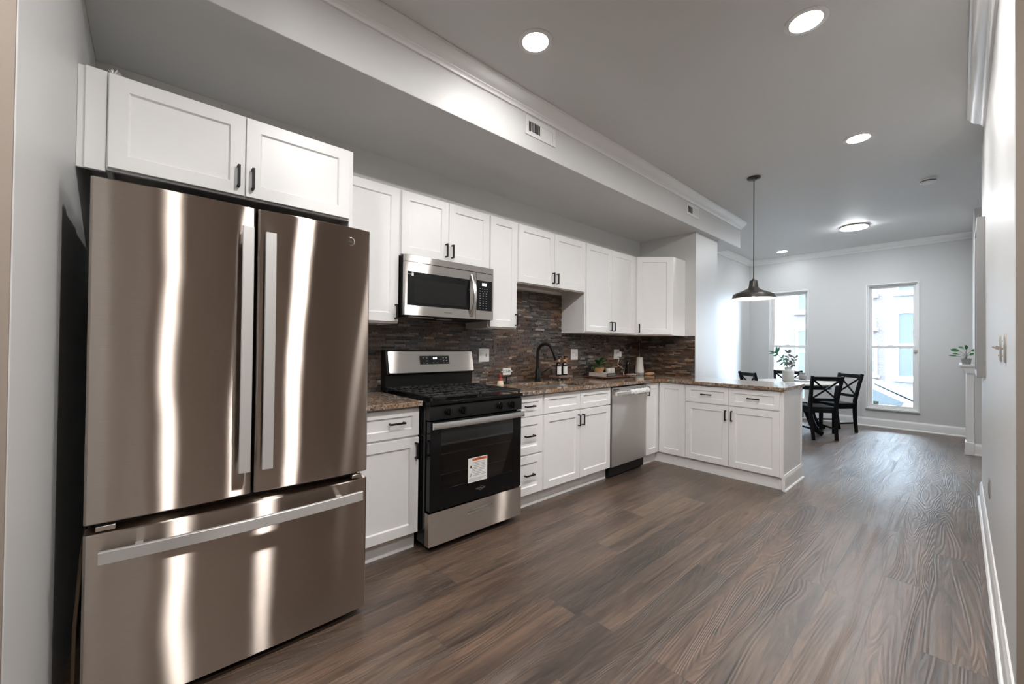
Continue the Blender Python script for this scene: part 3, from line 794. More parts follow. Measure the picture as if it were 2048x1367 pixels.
# control panel with knobs
m = MB(); m.prism([(0.672, 0.800), (0.722, 0.800), (0.722, 0.872), (0.716, 0.886), (0.672, 0.886)], 0, 1)
m.v = [Vector((p.x, Y0 if p.z < 0.5 else Y1, p.y)) for p in m.v]
cp = m.build('control_panel', 'blackplastic', rg, bevel=0.002)
for y in (1.376, 1.482, 1.792, 1.898):
    k = MB(); k.lathe([(0.024, 0.0), (0.024, 0.008), (0.019, 0.010), (0.017, 0.030), (0.001, 0.031)], 0.722, y, 0.846, 24, 'x')
    k.box(0.735, 0.762, y - 0.006, y + 0.006, 0.824, 0.868)
    k.build('knob', 'blackgloss', rg, bevel=0.0012, seg=1)
# oven door
T = FX(0.722)
dr = MB(T); a0, a1, b0, b1 = Y0 + 0.006, Y1 - 0.004, 0.252, 0.792
A0, A1, B0, B1 = 1.332, 1.925, 0.375, 0.742
dr.box(a0, A0, b0, b1, -0.045, 0); dr.box(A1, a1, b0, b1, -0.045, 0); dr.box(A0, A1, b0, B0, -0.045, 0); dr.box(A0, A1, B1, b1, -0.045, 0)
od = dr.build('oven_door', 'blackgloss', rg, bevel=0.002)
MB(T).box(A0 - 0.002, A1 + 0.002, B0 - 0.002, B1 + 0.002, -0.004, -0.0012).build('window_glass', 'ovenglass', od)
MB(T).box(A0, A1, B0, B1, -0.0452, -0.043).build('inner_panel', 'oveninner', od)
rk = MB(T)
for b in (0.46, 0.585):
    rk.tube([(A0 + 0.004, b, -0.012), (A1 - 0.004, b, -0.012)], 0.0024, 6)
rk.build('oven_rack', 'white', od)
hb = MB(T); n = 14; rings = []
for i in range(n + 1):
    t = i / n; a = Y0 + 0.004 + (Y1 - Y0 - 0.012) * t; c = 0.040 + 0.012 * (1 - (2 * t - 1) ** 2)
    rings.append([(a, 0.752, c - 0.012), (a, 0.791, c - 0.012), (a, 0.789, c - 0.002), (a, 0.782, c), (a, 0.760, c), (a, 0.754, c - 0.002)])
hb.loft(rings)
for a in (Y0 + 0.016, Y1 - 0.036): hb.box(a, a + 0.02, 0.757, 0.786, -0.001, 0.038)
ho = hb.build('handle', 'film', od); ho['label'] = 'stainless oven handle still wrapped in crinkled film'
lb = MB(T); lb.box(1.534, 1.690, 0.368, 0.526, 0.0002, 0.0010); lo = lb.build('warning_label', 'whitepaper', od); lo['label'] = 'white paper safety label with orange header'
MB(T).box(1.568, 1.684, 0.505, 0.521, 0.0010, 0.0014).build('header_band', 'orange', lo)
text('header_lettering', 'WARNING', 0.015, 'ink', T @ Matrix.Translation((1.626, 0.513, 0.0016)), lo)
pl = MB(T); random.seed(5)
for k in range(9): pl.box(1.570, 1.570 + random.uniform(0.075, 0.108), 0.492 - k * 0.0105, 0.4955 - k * 0.0105, 0.0010, 0.0013)
for k in range(3): pl.box(1.542, 1.682 - 0.02 * k, 0.391 - k * 0.007, 0.3935 - k * 0.007, 0.0010, 0.0013)
pl.build('small_print', 'greyink', lo)
pg = MB(T); pg.prism([(1.556, 0.480), (1.563, 0.469), (1.556, 0.458), (1.549, 0.469)], 0.0010, 0.0014); pg.build('pictogram', 'ink', lo); pg = MB(T); pg.bar((1.549, 0.405, 0.0012), (1.563, 0.424, 0.0012), 0.004, 0.0006, (0, 0, 1)); pg.build('pictogram', 'ink', lo)
lgo = text('brand_lettering', 'Whirlpool', 0.0185, 'nickel', T @ Matrix.Translation((1.636, 0.318, 0.0006)), od)
rgm = MB(T)
pts = [(1.640 + 0.022 * math.cos(t), 0.318 + 0.012 * math.sin(t) + 0.003 * math.cos(t), 0.0006) for t in [R(200 + 14 * k) for k in range(20)]]
rgm.tube(pts, 0.0007, 5); rgm.build('brand_swirl', 'nickel', od)
# storage drawer with a recessed grip
dw = MB(FX(0.722)); b0, b1 = 0.045, 0.243; ga0, ga1, gb0, gb1 = 1.536, 1.738, 0.166, 0.198
a0, a1 = Y0, Y1
dw.box(a0, ga0, b0, b1, -0.045, 0); dw.box(ga1, a1, b0, b1, -0.045, 0); dw.box(ga0, ga1, b0, gb0, -0.045, 0); dw.box(ga0, ga1, gb1, b1, -0.045, 0)
sd = dw.build('storage_drawer', 'steel', rg)
gm = MB(FX(0.722)); gm.loft([[(a, b, 0.0) for a, b in rrect(ga0, ga1, gb0, gb1, 0.012)], [(a, b, -0.022) for a, b in rrect(ga0 + 0.004, ga1 - 0.004, gb0 + 0.008, gb1 - 0.002, 0.010)]], cap=False)
gm.add([(a, b, -0.022) for a, b in rrect(ga0 + 0.004, ga1 - 0.004, gb0 + 0.008, gb1 - 0.002, 0.010)], [tuple(range(28))])
gm.build('grip_recess', 'chrome', sd)
rm = MB(FX(0.722)); rm.loft([[(a, b, 0.0012) for a, b in rrect(ga0 - 0.003, ga1 + 0.003, gb0 - 0.003, gb1 + 0.003, 0.014)], [(a, b, 0.0012) for a, b in rrect(ga0, ga1, gb0, gb1, 0.012)]], cap=False)
rm.build('grip_rim', 'chrome', sd)
# backguard
def side_prism(pts, y0, y1, name, mat, parent, **kw):
    m = MB(); m.prism(pts, 0, 1); m.v = [Vector((p.x, y0 if p.z < 0.5 else y1, p.y)) for p in m.v]; return m.build(name, mat, parent, **kw)
bg0, bg1 = 1.262, 2.020
side_prism([(0.02, 0.9165), (0.085, 0.9165), (0.085, 1.035), (0.118, 1.040), (0.078, 1.214), (0.02, 1.214)], bg0 - 0.008, bg1 + 0.004, 'backguard', 'blackplastic', rg, bevel=0.004)
# stainless fascia lies on the sloped front
sl = Vector((0.078 - 0.118, 0, 1.214 - 1.040)); ang = math.atan2(-sl.x, sl.z)
Tb = Matrix.Identity(4)
nb_ = Vector((math.cos(ang), 0, math.sin(ang))); ub_ = Vector((-math.sin(ang), 0, math.cos(ang)))
for i in range(3): Tb[i][0], Tb[i][1], Tb[i][2], Tb[i][3] = (0, 1, 0)[i], ub_[i], nb_[i], (0.1185, 0, 1.040)[i]
m = MB(Tb); m.loft([[(a, b, 0.0) for a, b in rrect(bg0 + 0.008, bg1 - 0.002, 0.006, 0.170, 0.012)], [(a, b, 0.004) for a, b in rrect(bg0 + 0.008, bg1 - 0.002, 0.006, 0.170, 0.012)], [(a, b, 0.006) for a, b in rrect(bg0 + 0.010, bg1 - 0.004, 0.008, 0.168, 0.011)]])
fa = m.build('fascia', 'steel2', rg)
m = MB(Tb); m.prism(rrect(1.522, 1.784, 0.068, 0.134, 0.004), 0.006, 0.0072); cpn = m.build('display_panel', 'blackgloss', fa)
text('clock_digits', '5:09', 0.021, 'digits', Tb @ Matrix.Translation((1.655, 0.114, 0.0076)), cpn)
K1 = ((1.552, 0.117), (1.582, 0.117), (1.583, 0.094), (1.730, 0.117), (1.758, 0.117), (1.732, 0.095), (1.760, 0.095))
K2 = ((1.555, 0.076), (1.585, 0.076), (1.705, 0.105), (1.733, 0.077), (1.762, 0.077), (1.64, 0.078), (1.672, 0.078))
for lo_, hi_ in ((1.5, 1.6), (1.6, 1.69), (1.69, 1.8)):
    bt = MB(Tb)
    for a, b in K1:
        if lo_ < a < hi_: bt.box(a - 0.005, a + 0.005, b - 0.003, b + 0.003, 0.0072, 0.0076)
    for a, b in K2:
        if lo_ < a < hi_: bt.box(a - 0.008, a + 0.008, b - 0.001, b + 0.001, 0.0072, 0.0076)
    bt.build('key_lettering', 'greyink', cpn)

# ------------------------------------------------------------------ microwave
mw = thing('microwave', 'stainless over-the-range microwave under the short cabinet', 'microwave', (0.2, 1.62, 1.455))
Y0, Y1, Z0, Z1, XF = 1.246, 1.998, 1.455, 1.857, 0.390
m = MB(); m.box(0.004, XF - 0.030, Y0, Y1, Z0 - 0.006, Z1 - 0.002); m.build('body', 'blackplastic', mw, bevel=0.003)
T = FX(XF)
MB(T).box(Y0, Y1, 1.812, Z1, -0.030, 0).build('vent_strip', 'steel2', mw, bevel=0.0015, seg=1)
DY = 1.828
dm = MB(T); wa0, wa1, wb0, wb1 = 1.263, 1.772, 1.520, 1.746
dm.box(Y0, wa0, Z0, 1.808, -0.030, 0); dm.box(wa1, DY, Z0, 1.808, -0.030, 0); dm.box(wa0, wa1, Z0, wb0, -0.030, 0); dm.box(wa0, wa1, wb1, 1.808, -0.030, 0)
md = dm.build('door', 'steel2', mw)
m = MB(T); m.prism(rrect(wa0, wa1, wb0, wb1, 0.006), -0.010, 0.0006); mwn = m.build('window', 'blackgloss', md)
m = MB(T); m.box(1.312, 1.735, 1.542, 1.700, 0.0006, 0.0009); m.build('mesh_screen', plain('microwave_screen', (0.010, 0.010, 0.010), 0.5, spec=0.2), mwn)
m = MB(T); m.box(1.293, 1.308, 1.717, 1.737, 0.0006, 0.0010); m.build('sticker', 'whitepaper', mwn)
text('sticker_lettering', 'SCAN', 0.0085, 'whitepaper', T @ Matrix.Translation((1.279, 1.727, 0.0010)), mwn)
text('brand_lettering', 'SAMSUNG', 0.0135, 'darkgrey', T @ Matrix.Translation((1.583, 1.487, 0.0004)), md, spacing=1.1)
hm = MB(T); n = 14; rings = []
for i in range(n + 1):
    t = i / n; b = 1.470 + 0.318 * t; c = 0.006 + 0.044 * math.sin(math.pi * t)
    s = 0.013
    rings.append([(1.789 - s, b, c - 0.008), (1.789 + s, b, c - 0.008), (1.789 + s, b, c), (1.789 + s * 0.6, b, c + 0.004), (1.789 - s * 0.6, b, c + 0.004), (1.789 - s, b, c)])
hm.loft(rings); hm.build('handle', 'steelv', md)
pm = MB(T); pa0, pa1 = 1.834, 1.984
pm.box(DY + 0.003, pa0, Z0, 1.808, -0.030, 0); pm.box(pa1, Y1, Z0, 1.808, -0.030, 0); pm.box(pa0, pa1, Z0, 1.522, -0.030, 0); pm.box(pa0, pa1, 1.752, 1.808, -0.030, 0)
mp = pm.build('control_frame', 'steel2', mw)
m = MB(T); m.box(pa0, pa1, 1.522, 1.752, -0.030, 0.0005); kp = m.build('keypad', 'blackgloss', mw)
m = MB(T); m.box(1.886, 1.928, 1.712, 1.734, 0.0005, 0.0009); m.build('display', 'clocklit', kp)
km = MB(T)
for r_ in range(9):
    for c_ in range(3 if r_ > 1 else 4):
        a = 1.868 + c_ * (0.030 if r_ > 1 else 0.022); b = 1.690 - r_ * 0.0185
        km.box(a - 0.005, a + 0.005, b - 0.0018, b + 0.0018, 0.0005, 0.0008)
km.build('key_marks', 'greyink', kp)
m = MB(); m.box(0.05, 0.33, 1.30, 1.50, Z0 - 0.010, Z0 - 0.005); m.build('grease_filter', 'nickel', mw)
m = MB(); m.box(0.20, 0.26, 1.60, 1.70, Z0 - 0.010, Z0 - 0.005); m.build('task_light_lens', 'white', mw)

# ------------------------------------------------------------------ dishwasher
dwr = thing('dishwasher', 'stainless dishwasher between sink cabinet and corner cabinet', 'dishwasher', (0.3, 3.58, 0))
Y0, Y1 = 3.268, 3.890
m = MB(); m.box(0.01, 0.600, Y0, Y1, 0.02, 0.882); m.build('body', 'blackplastic', dwr)
T = FX(0.600)
m = MB(T); m.box(Y0 + 0.006, Y1 - 0.002, 0.112, 0.868, 0.0, 0.030); dd = m.build('door', 'steel2', dwr, bevel=0.003)
m = MB(T); m.box(Y0 + 0.004, Y1 - 0.004, 0.0, 0.100, -0.04, -0.026); m.build('kick_plate', 'blackplastic', dwr)
h = MB(T)
h.loft([[(a, b, c) for b, c in rrect(0.795, 0.832, 0.058, 0.080, 0.008)] for a in (Y0 + 0.012, Y1 - 0.03)])
for a in (Y0 + 0.03, Y1 - 0.06): h.box(a, a + 0.02, 0.802, 0.826, 0.029, 0.060)
h.build('handle', 'steelv', dd)
wp = MB(T); rings = []; random.seed(9); n = 44
for i in range(n + 1):
    t = i / n; a = 3.515 + 0.358 * t; s = 1.0 if 0 < i < n else 0.7
    rings.append([(a, 0.813 + (0.027 + random.uniform(-.006, .006)) * s * math.sin(q), 0.069 + (0.021 + random.uniform(-.005, .005)) * s * math.cos(q)) for q in [2 * math.pi * k / 12 for k in range(12)]])
wp.loft(rings); wo = wp.build('handle_wrap', 'foam', dd); wo['label'] = 'crumpled white foam wrapped round the handle'
m = MB(T); m.box(3.282, 3.385, 0.840, 0.853, 0.030, 0.0308); m.build('badge', 'darkgrey', dd)

# ------------------------------------------------------------------ counter items
CT = 0.914
fa = thing('kitchen_faucet', 'matte black gooseneck kitchen faucet behind the sink', 'faucet', (0.085, 2.815, CT))
m = MB(); m.lathe([(0.030, 0.0), (0.030, 0.006), (0.026, 0.010), (0.026, 0.115), (0.020, 0.124), (0.016, 0.128)], 0.085, 2.815, CT, 24); m.build('base', 'black', fa)
dirv = Vector((0.93, 0.37, 0)).normalized(); P0 = Vector((0.085, 2.815, 0))
pts = [P0 + Vector((0, 0, CT + 0.12)), P0 + Vector((0, 0, 1.19))]
for k in range(1, 15):
    t = math.pi * k / 15 * 0.93; pts.append(P0 + dirv * (0.078 - 0.078 * math.cos(t)) + Vector((0, 0, 1.19 + 0.088 * math.sin(t))))
m = MB(); m.tube(pts, 0.0145, 14); m.build('neck', 'black', fa)
e = pts[-1]; d_ = (pts[-1] - pts[-2]).normalized()
m = MB(); m.tube([e - d_ * 0.004, e + d_ * 0.03, e + d_ * 0.085, e + d_ * 0.108], [0.0165, 0.0165, 0.023, 0.024], 16); m.build('spray_head', 'black', fa)
m = MB(); m.tube([(0.085, 2.838, CT + 0.072), (0.085, 2.872, CT + 0.072)], 0.0165, 14); m.tube([(0.085, 2.872, CT + 0.068), (0.085, 2.892, CT + 0.085), (0.092, 2.975, CT + 0.125)], [0.011, 0.0085, 0.005], 10); m.build('lever', 'black', fa)

br = thing('dish_brush', 'small dish brush with red-brown handle standing beside the range', 'brush', (0.11, 2.318, CT))
m = MB(); m.lathe([(0.030, 0.0), (0.024, 0.030), (0.020, 0.034)], 0.11, 2.318, CT, 20); m.build('bristles', 'bristle', br)
m = MB(); m.lathe([(0.021, 0.033), (0.024, 0.040), (0.022, 0.050), (0.012, 0.060), (0.017, 0.072), (0.018, 0.082), (0.010, 0.090), (0.001, 0.092)], 0.11, 2.318, CT, 20); m.build('handle', 'redpaint', br)
sg = thing('clean_sign', 'small white CLEAN flip sign on a black stand', 'sign', (0.075, 2.42, CT))
m = MB(); m.lathe([(0.030, 0), (0.030, 0.006), (0.006, 0.010)], 0.075, 2.42, CT, 18); m.box(0.072, 0.078, 2.416, 2.424, CT, CT + 0.060); m.box(0.072, 0.078, 2.362, 2.478, CT + 0.058, CT + 0.064); m.box(0.072, 0.078, 2.362, 2.366, CT + 0.06, CT + 0.12); m.box(0.072, 0.078, 2.474, 2.478, CT + 0.06, CT + 0.12); m.build('stand', 'black', sg)
m = MB(); m.box(0.074, 0.082, 2.372, 2.468, CT + 0.078, CT + 0.140); so = m.build('plate', 'whitepaper', sg, bevel=0.001)
m = MB(); m.tube([(0.078, 2.355, CT + 0.109), (0.078, 2.375, CT + 0.109)], 0.006, 8); m.build('pivot', 'whitepaper', sg); m = MB(); m.tube([(0.078, 2.465, CT + 0.109), (0.078, 2.485, CT + 0.109)], 0.006, 8); m.build('pivot', 'whitepaper', sg)
text('sign_lettering', 'CLEAN', 0.030, 'ink', FX(0.0825) @ Matrix.Translation((2.420, CT + 0.109, 0)), so, spacing=1.15)

rs = thing('wooden_riser', 'small gray-brown wooden riser under the two soap bottles', 'riser', (0.115, 3.11, CT))
m = MB(); m.box(0.055, 0.195, 3.005, 3.215, CT + 0.030, CT + 0.050); m.build('top', 'woodgrey', rs, bevel=0.002)
for x in (0.075, 0.175):
    for y in (3.03, 3.19): MB().lathe([(0.009, 0.0), (0.012, 0.012), (0.007, 0.022), (0.010, 0.030)], x, y, CT, 12).build('leg', 'woodgrey', rs)
def bottle(x, y, label):
    b = thing('soap_bottle', label, 'bottle', (x, y, CT + 0.050), 0, 'amber soap bottles on the riser')
    m = MB(); m.lathe([(0.025, 0.0), (0.028, 0.004), (0.028, 0.105), (0.024, 0.122), (0.014, 0.132), (0.013, 0.140)], x, y, CT + 0.05, 22); m.build('bottle_body', 'amber', b)
    m = MB(); r = 0.0287; ring = lambda z: [(x + r * math.cos(t), y + r * math.sin(t), z) for t in [R(-75 + 150 * k / 14) for k in range(15)]]
    m.loft([ring(CT + 0.064), ring(CT + 0.142)], cap=False, closed=False); m.build('paper_label', 'whitepaper', b)
    m = MB(); m.lathe([(0.017, 0.138), (0.017, 0.160), (0.008, 0.162)], x, y, CT + 0.05, 20); m.build('collar', 'gold', b)
    m = MB(); m.lathe([(0.005, 0.160), (0.005, 0.185), (0.012, 0.186), (0.012, 0.194), (0.001, 0.195)], x, y, CT + 0.05, 14); m.box(x, x + 0.040, y - 0.005, y + 0.005, CT + 0.05 + 0.184, CT + 0.05 + 0.193); m.build('pump', 'black', b)
bottle(0.146, 3.049, 'left of two dark amber soap bottles with white labels')
bottle(0.138, 3.152, 'right of two dark amber soap bottles with white labels')

ty = thing('serving_tray', 'red-brown wooden serving tray under the book and plant', 'tray', (0.19, 3.78, CT))
m = MB(); m.box(0.06, 0.335, 3.57, 4.13, CT + 0.010, CT + 0.022); m.build('board', 'wooddark', ty, bevel=0.004)
for x in (0.09, 0.29):
    for y in (3.60, 4.10): MB().lathe([(0.010, 0), (0.010, 0.011)], x, y, CT, 10).build('foot', 'wooddark', ty)
bk = thing('book', 'book with black spine lying flat on the tray', 'book', (0.20, 3.74, CT + 0.022))
Tk = Matrix.Translation((0.195, 3.725, CT + 0.022)) @ Matrix.Rotation(R(0), 4, 'Z')
m = MB(Tk); m.box(-0.118, 0.116, -0.086, 0.086, 0.003, 0.033); m.build('pages', 'book', bk)
m = MB(Tk); m.box(-0.120, 0.118, -0.088, 0.088, 0.0, 0.003); m.box(-0.120, 0.118, -0.088, 0.088, 0.033, 0.036); m.build('cover', 'book', bk)
m = MB(Tk); m.box(0.1165, 0.1200, -0.089, 0.089, -0.0002, 0.0362); so_ = m.build('spine', 'ink', bk); m = MB(Tk); random.seed(2)
for k in range(9): m.box(0.1200, 0.1203, -0.070 + 0.016 * k, -0.060 + 0.016 * k, 0.014, 0.022)
m.build('spine_lettering', 'greyink', so_)
def leaf(mb, base, direction, length, width, droop=0.2, up=(0, 0, 1), fold=0.15, n=7):
    d = Vector(direction).normalized(); u = Vector(up); s = d.cross(u)
    if s.length < 1e-3: s = Vector((1, 0, 0))
    s.normalize(); nn = s.cross(d).normalized(); L, Cc, Rr = [], [], []
    for i in range(n + 1):
        t = i / n; wv = width / 2 * math.sin(math.pi * min(1.0, t * 0.92 + 0.06)) ** 0.8
        if i == n: wv = width * 0.02
        c = Vector(base) + d * (length * t) + nn * (-droop * length * t * t)
        L.append(tuple(c + s * wv + nn * (wv * fold))); Cc.append(tuple(c)); Rr.append(tuple(c - s * wv + nn * (wv * fold)))
    m0 = len(mb.v); vs = L + Cc + Rr; k = n + 1; fs = []
    for i in range(n): fs += [(i, i + 1, k + i + 1, k + i), (k + i, k + i + 1, 2 * k + i + 1, 2 * k + i)]
    e = [tuple(Vector(p) - nn * 0.0012) for p in vs]       # underside gives the leaf a thickness
    mb.add(vs, fs); mb.add(e, [f[::-1] for f in fs])
pp = thing('potted_plant', 'leafy green plant in a light wooden bowl on the book', 'plant', (0.150, 3.715, CT + 0.058))
px, py, pz = 0.150, 3.715, CT + 0.058
m = MB(); m.lathe([(0.036, 0.0), (0.048, 0.012), (0.060, 0.035), (0.064, 0.058), (0.060, 0.059), (0.055, 0.046), (0.001, 0.046)], px, py, pz, 28); m.build('pot', 'woodlight', pp)
m = MB(); m.lathe([(0.056, 0.045), (0.03, 0.050), (0.001, 0.052)], px, py, pz, 20); m.build('soil', 'soil', pp)
random.seed(21); lm = MB(); st = MB()
for k in range(26):
    t = 2.4 * k; el = R(random.uniform(15, 75)); d = Vector((math.cos(t) * math.cos(el), math.sin(t) * math.cos(el), math.sin(el)))
    q = Vector((px, py, pz + 0.05)); L = random.uniform(0.045, 0.105); tip = q + d * L
    st.tube([q, q + d * L * 0.6, tip], 0.0014, 5)
    leaf(lm, tip - d * 0.012, (d.x, d.y, d.z * 0.5), random.uniform(0.055, 0.080), random.uniform(0.042, 0.058), 0.35)
lm.build('leaves', 'green', pp); st.build('stems', 'stem', pp)
def jar(x, y, label):
    j = thing('white_jar', label, 'jar', (x, y, CT), 0, 'white jars behind the book')
    m = MB(); m.lathe([(0.030, 0.0), (0.032, 0.004), (0.032, 0.088), (0.030, 0.092), (0.001, 0.092)], x, y, CT, 24); m.build('jar_body', 'cream', j)
    return j
jar(0.045, 4.045, 'left of two short white jars standing behind the tray')
jar(0.045, 4.125, 'right of two short white jars standing behind the tray')
bb = MB(); bb.lathe([(0.026, 0.0), (0.026, 0.125), (0.020, 0.150), (0.016, 0.165), (0.018, 0.172), (0.001, 0.178)], 0.048, 4.47, CT, 20)
tag(bb.build('dark_bottle', 'amber'), 'dark slim bottle against the backsplash behind the white cone', 'bottle')
cn = thing('white_diffuser', 'tapered white cone-shaped diffuser on the corner counter', 'diffuser', (0.165, 4.545, CT))
m = MB(); m.lathe([(0.054, 0.030), (0.050, 0.075), (0.043, 0.140), (0.038, 0.215), (0.034, 0.219), (0.001, 0.219)], 0.165, 4.545, CT, 32); m.build('shell', 'cream', cn)
m = MB(); m.lathe([(0.050, 0.0), (0.055, 0.004), (0.055, 0.029), (0.05, 0.030)], 0.165, 4.545, CT, 32); m.build('base', 'marble', cn)
rg2 = MB(); prof = []
rings = []
for i in range(28):
    t = 2 * math.pi * i / 28; r = 0.045
    rings.append([(0.265 + (r + 0.013 * math.cos(q)) * math.cos(t) * 0.9, 4.610 + (r + 0.013 * math.cos(q)) * math.sin(t) * 1.3, CT + 0.013 + 0.0125 * math.sin(q) + 0.006 * (1 + math.sin(t))) for q in [2 * math.pi * k / 10 for k in range(10)]])
rings.append(rings[0]); rg2.loft(rings, cap=False)
tag(rg2.build('wooden_ring', 'woodlight'), 'light wooden ring lying beside the white cone', 'ornament')
# outlets on the backsplash
def outlet(y, w, label, gangs=1):
    o = thing('outlet_plate', label, 'outlet', (0.014, y, 1.17), 0, 'white wall plates on the backsplash')
    T = FX(0.0135); m = MB(T); m.loft([[(a, b, 0.0) for a, b in rrect(y - w / 2, y + w / 2, 1.112, 1.230, 0.004, 3)], [(a, b, 0.003) for a, b in rrect(y - w / 2, y + w / 2, 1.112, 1.230, 0.004, 3)], [(a, b, 0.006) for a, b in rrect(y - w / 2 + .005, y + w / 2 - .005, 1.117, 1.225, 0.004, 3)]])
    m.build('plate', 'white', o)
    m = MB(T); 
    if gangs == 2:
        m.box(y - 0.040, y - 0.007, 1.137, 1.205, 0.006, 0.0075); m.build('socket_face', 'white', o, bevel=0.001)
        s = MB(T)
        for b in (1.152, 1.188): 
            for a in (-0.030, -0.017): s.box(y + a - 0.001, y + a + 0.001, b - 0.004, b + 0.004, 0.0075, 0.0078)
        s.build('slots', 'ink', o)
        m = MB(T); m.box(y + 0.018, y + 0.030, 1.158, 1.184, 0.006, 0.016); m.build('toggle', 'white', o, bevel=0.002)
    else:
        m.box(y - 0.0165, y + 0.0165, 1.137, 1.205, 0.006, 0.0075); m.build('socket_face', 'white', o, bevel=0.001)
        s = MB(T)
        for b in (1.152, 1.188):
            for a in (-0.0065, 0.0065): s.box(y + a - 0.001, y + a + 0.001, b - 0.004, b + 0.004, 0.0075, 0.0078)
        s.build('slots', 'ink', o)
    return o
outlet(2.205, 0.116, 'white double-gang outlet and switch plate beside the range', 2)
outlet(3.455, 0.116, 'white double-gang wall plate between soap bottles and plant', 2)
outlet(4.265, 0.116, 'white wall plate holding the plugged-in adapter', 1)
pc_ = thing('phone_charger', 'white plug-in charger on the rightmost wall plate, cord on the counter', 'charger', (0.03, 4.29, 1.17))
ad = MB(FX(0.0196)); ad.loft([[(a, b, 0.0) for a, b in rrect(4.268, 4.312, 1.135, 1.205, 0.012)], [(a, b, 0.038) for a, b in rrect(4.270, 4.310, 1.137, 1.203, 0.012)]])
ad.build('plug', 'white', pc_, bevel=0.002)
cd = MB(); pts = [(0.04, 4.285, 1.137), (0.045, 4.272, 1.10), (0.05, 4.235, 1.045), (0.055, 4.27, 1.02), (0.06, 4.37, 0.99), (0.075, 4.33, 0.945), (0.085, 4.305, CT + 0.004)]
for k in range(40):
    t = k / 39; pts.append((0.13 + 0.035 * math.sin(9 * t * 3.0) + 0.03 * t, 4.33 + 0.13 * t + 0.03 * math.cos(27 * t), CT + 0.005 + 0.006 * (k % 3)))
def smooth(pts, it=2):
    for _ in range(it):
        q = [pts[0]]
        for a, b in zip(pts, pts[1:]):
            q += [tuple(0.75 * x + 0.25 * y for x, y in zip(a, b)), tuple(0.25 * x + 0.75 * y for x, y in zip(a, b))]
        pts = q + [pts[-1]]
    return pts
cd.tube(smooth(pts), 0.0027, 6)
cd.build('cord', 'cord', pc_)

# ------------------------------------------------------------------ ceiling fixtures
def downlight(x, y, label, mat='lamp'):
    o = thing('recessed_light', label, 'ceiling light', (x, y, CEIL), 0, 'recessed ceiling lights')
    m = MB(); m.lathe([(0.098, 0.0), (0.098, -0.003), (0.090, -0.006), (0.073, -0.006), (0.071, -0.002), (0.071, 0.0)], x, y, CEIL, 40); m.build('trim_ring', 'white', o)
    m = MB(); m.lathe([(0.0715, -0.0015), (0.0715, -0.0045), (0.04, -0.0055), (0.001, -0.006)], x, y, CEIL, 40); m.build('lens', mat, o)
downlight(1.231, 1.600, 'recessed ceiling light nearest the crown, above the kitchen')
downlight(2.297, 2.544, 'recessed ceiling light at the upper right, closest to the right wall crown', 'lampb')
downlight(2.283, 4.276, 'recessed ceiling light in the middle distance beyond the pendant', 'lampc')
downlight(0.728, 8.300, 'small far recessed ceiling light near the window wall', 'lampday')
downlight(2.300, 0.860, 'recessed ceiling light above the near floor, outside the frame', 'lamphall')
downlight(3.850, 0.080, 'recessed ceiling light in the near hall, outside the frame', 'lamphall')
downlight(2.300, -0.900, 'added fill light in the ceiling at the rear of the hall, outside the frame', 'fillrear')  # added unseen lamp that brightens the fronts facing the hall
fl = thing('flush_light', 'round flush-mounted ceiling light in the dining area', 'ceiling light', (1.844, 7.29, CEIL))
m = MB(); m.lathe([(0.155, 0.0), (0.158, -0.004), (0.158, -0.022), (0.150, -0.024)], 1.844, 7.29, CEIL, 48); m.build('rim', 'nickel', fl)
m = MB(); m.lathe([(0.150, -0.020), (0.148, -0.030), (0.10, -0.040), (0.001, -0.045)], 1.844, 7.29, CEIL, 48); m.build('lens', 'dome', fl)
pd = thing('pendant_lamp', 'dark bronze barn pendant lamp hanging over the peninsula', 'pendant lamp', (1.446, 4.513, 1.75))
px, py = 1.446, 4.513
m = MB(); m.lathe([(0.062, 0.0), (0.062, -0.010), (0.050, -0.020), (0.012, -0.026), (0.001, -0.026)], px, py, CEIL, 32); m.build('ceiling_canopy', 'bronze', pd)
m = MB(); m.tube([(px, py, CEIL - 0.02), (px, py, 1.945)], 0.0042, 8); m.build('cord', 'black', pd)
m = MB(); m.lathe([(0.006, 0.205), (0.012, 0.198), (0.016, 0.188), (0.034, 0.182), (0.036, 0.178), (0.043, 0.118), (0.043, 0.112), (0.050, 0.108), (0.050, 0.102)], px, py, 1.757, 36); m.build('socket_cup', 'bronze', pd)
ps = MB(); OUT = [(0.048, 0.104), (0.064, 0.097), (0.098, 0.080), (0.138, 0.063), (0.163, 0.054), (0.178, 0.046), (0.183, 0.037), (0.192, 0.006), (0.202, 0.0)]
INN = [(r - 0.003, h - 0.003) for r, h in OUT[::-1]]
ps.lathe(OUT, px, py, 1.757, 48); ps.f = [f for f in ps.f if len(f) == 4]
sh = ps.build('shade', 'bronze', pd)
pi = MB(); pi.lathe(INN, px, py, 1.757, 48); pi.f = [f for f in pi.f if len(f) == 4]; pi.add([(px, py, 1.757)], [])
pi.build('shade_lining', 'whiteenamel', sh)
m = MB(); m.sphere((px, py, 1.812), 0.034, 20, 12, 1.15); m.build('bulb', 'bulb', pd)
sd = thing('smoke_detector', 'white round smoke detector on the ceiling near the right wall', 'smoke detector', (2.62, 5.808, CEIL))
m = MB(); m.lathe([(0.068, 0.0), (0.068, -0.012), (0.060, -0.018), (0.060, -0.030), (0.050, -0.040), (0.001, -0.041)], 2.62, 5.808, CEIL, 36); m.build('housing', 'white', sd)
m = MB(); m.lathe([(0.0605, -0.020), (0.0612, -0.022), (0.0612, -0.027), (0.0605, -0.029)], 2.62, 5.808, CEIL, 36); m.build('sensor_slot', 'darkgrey', sd)
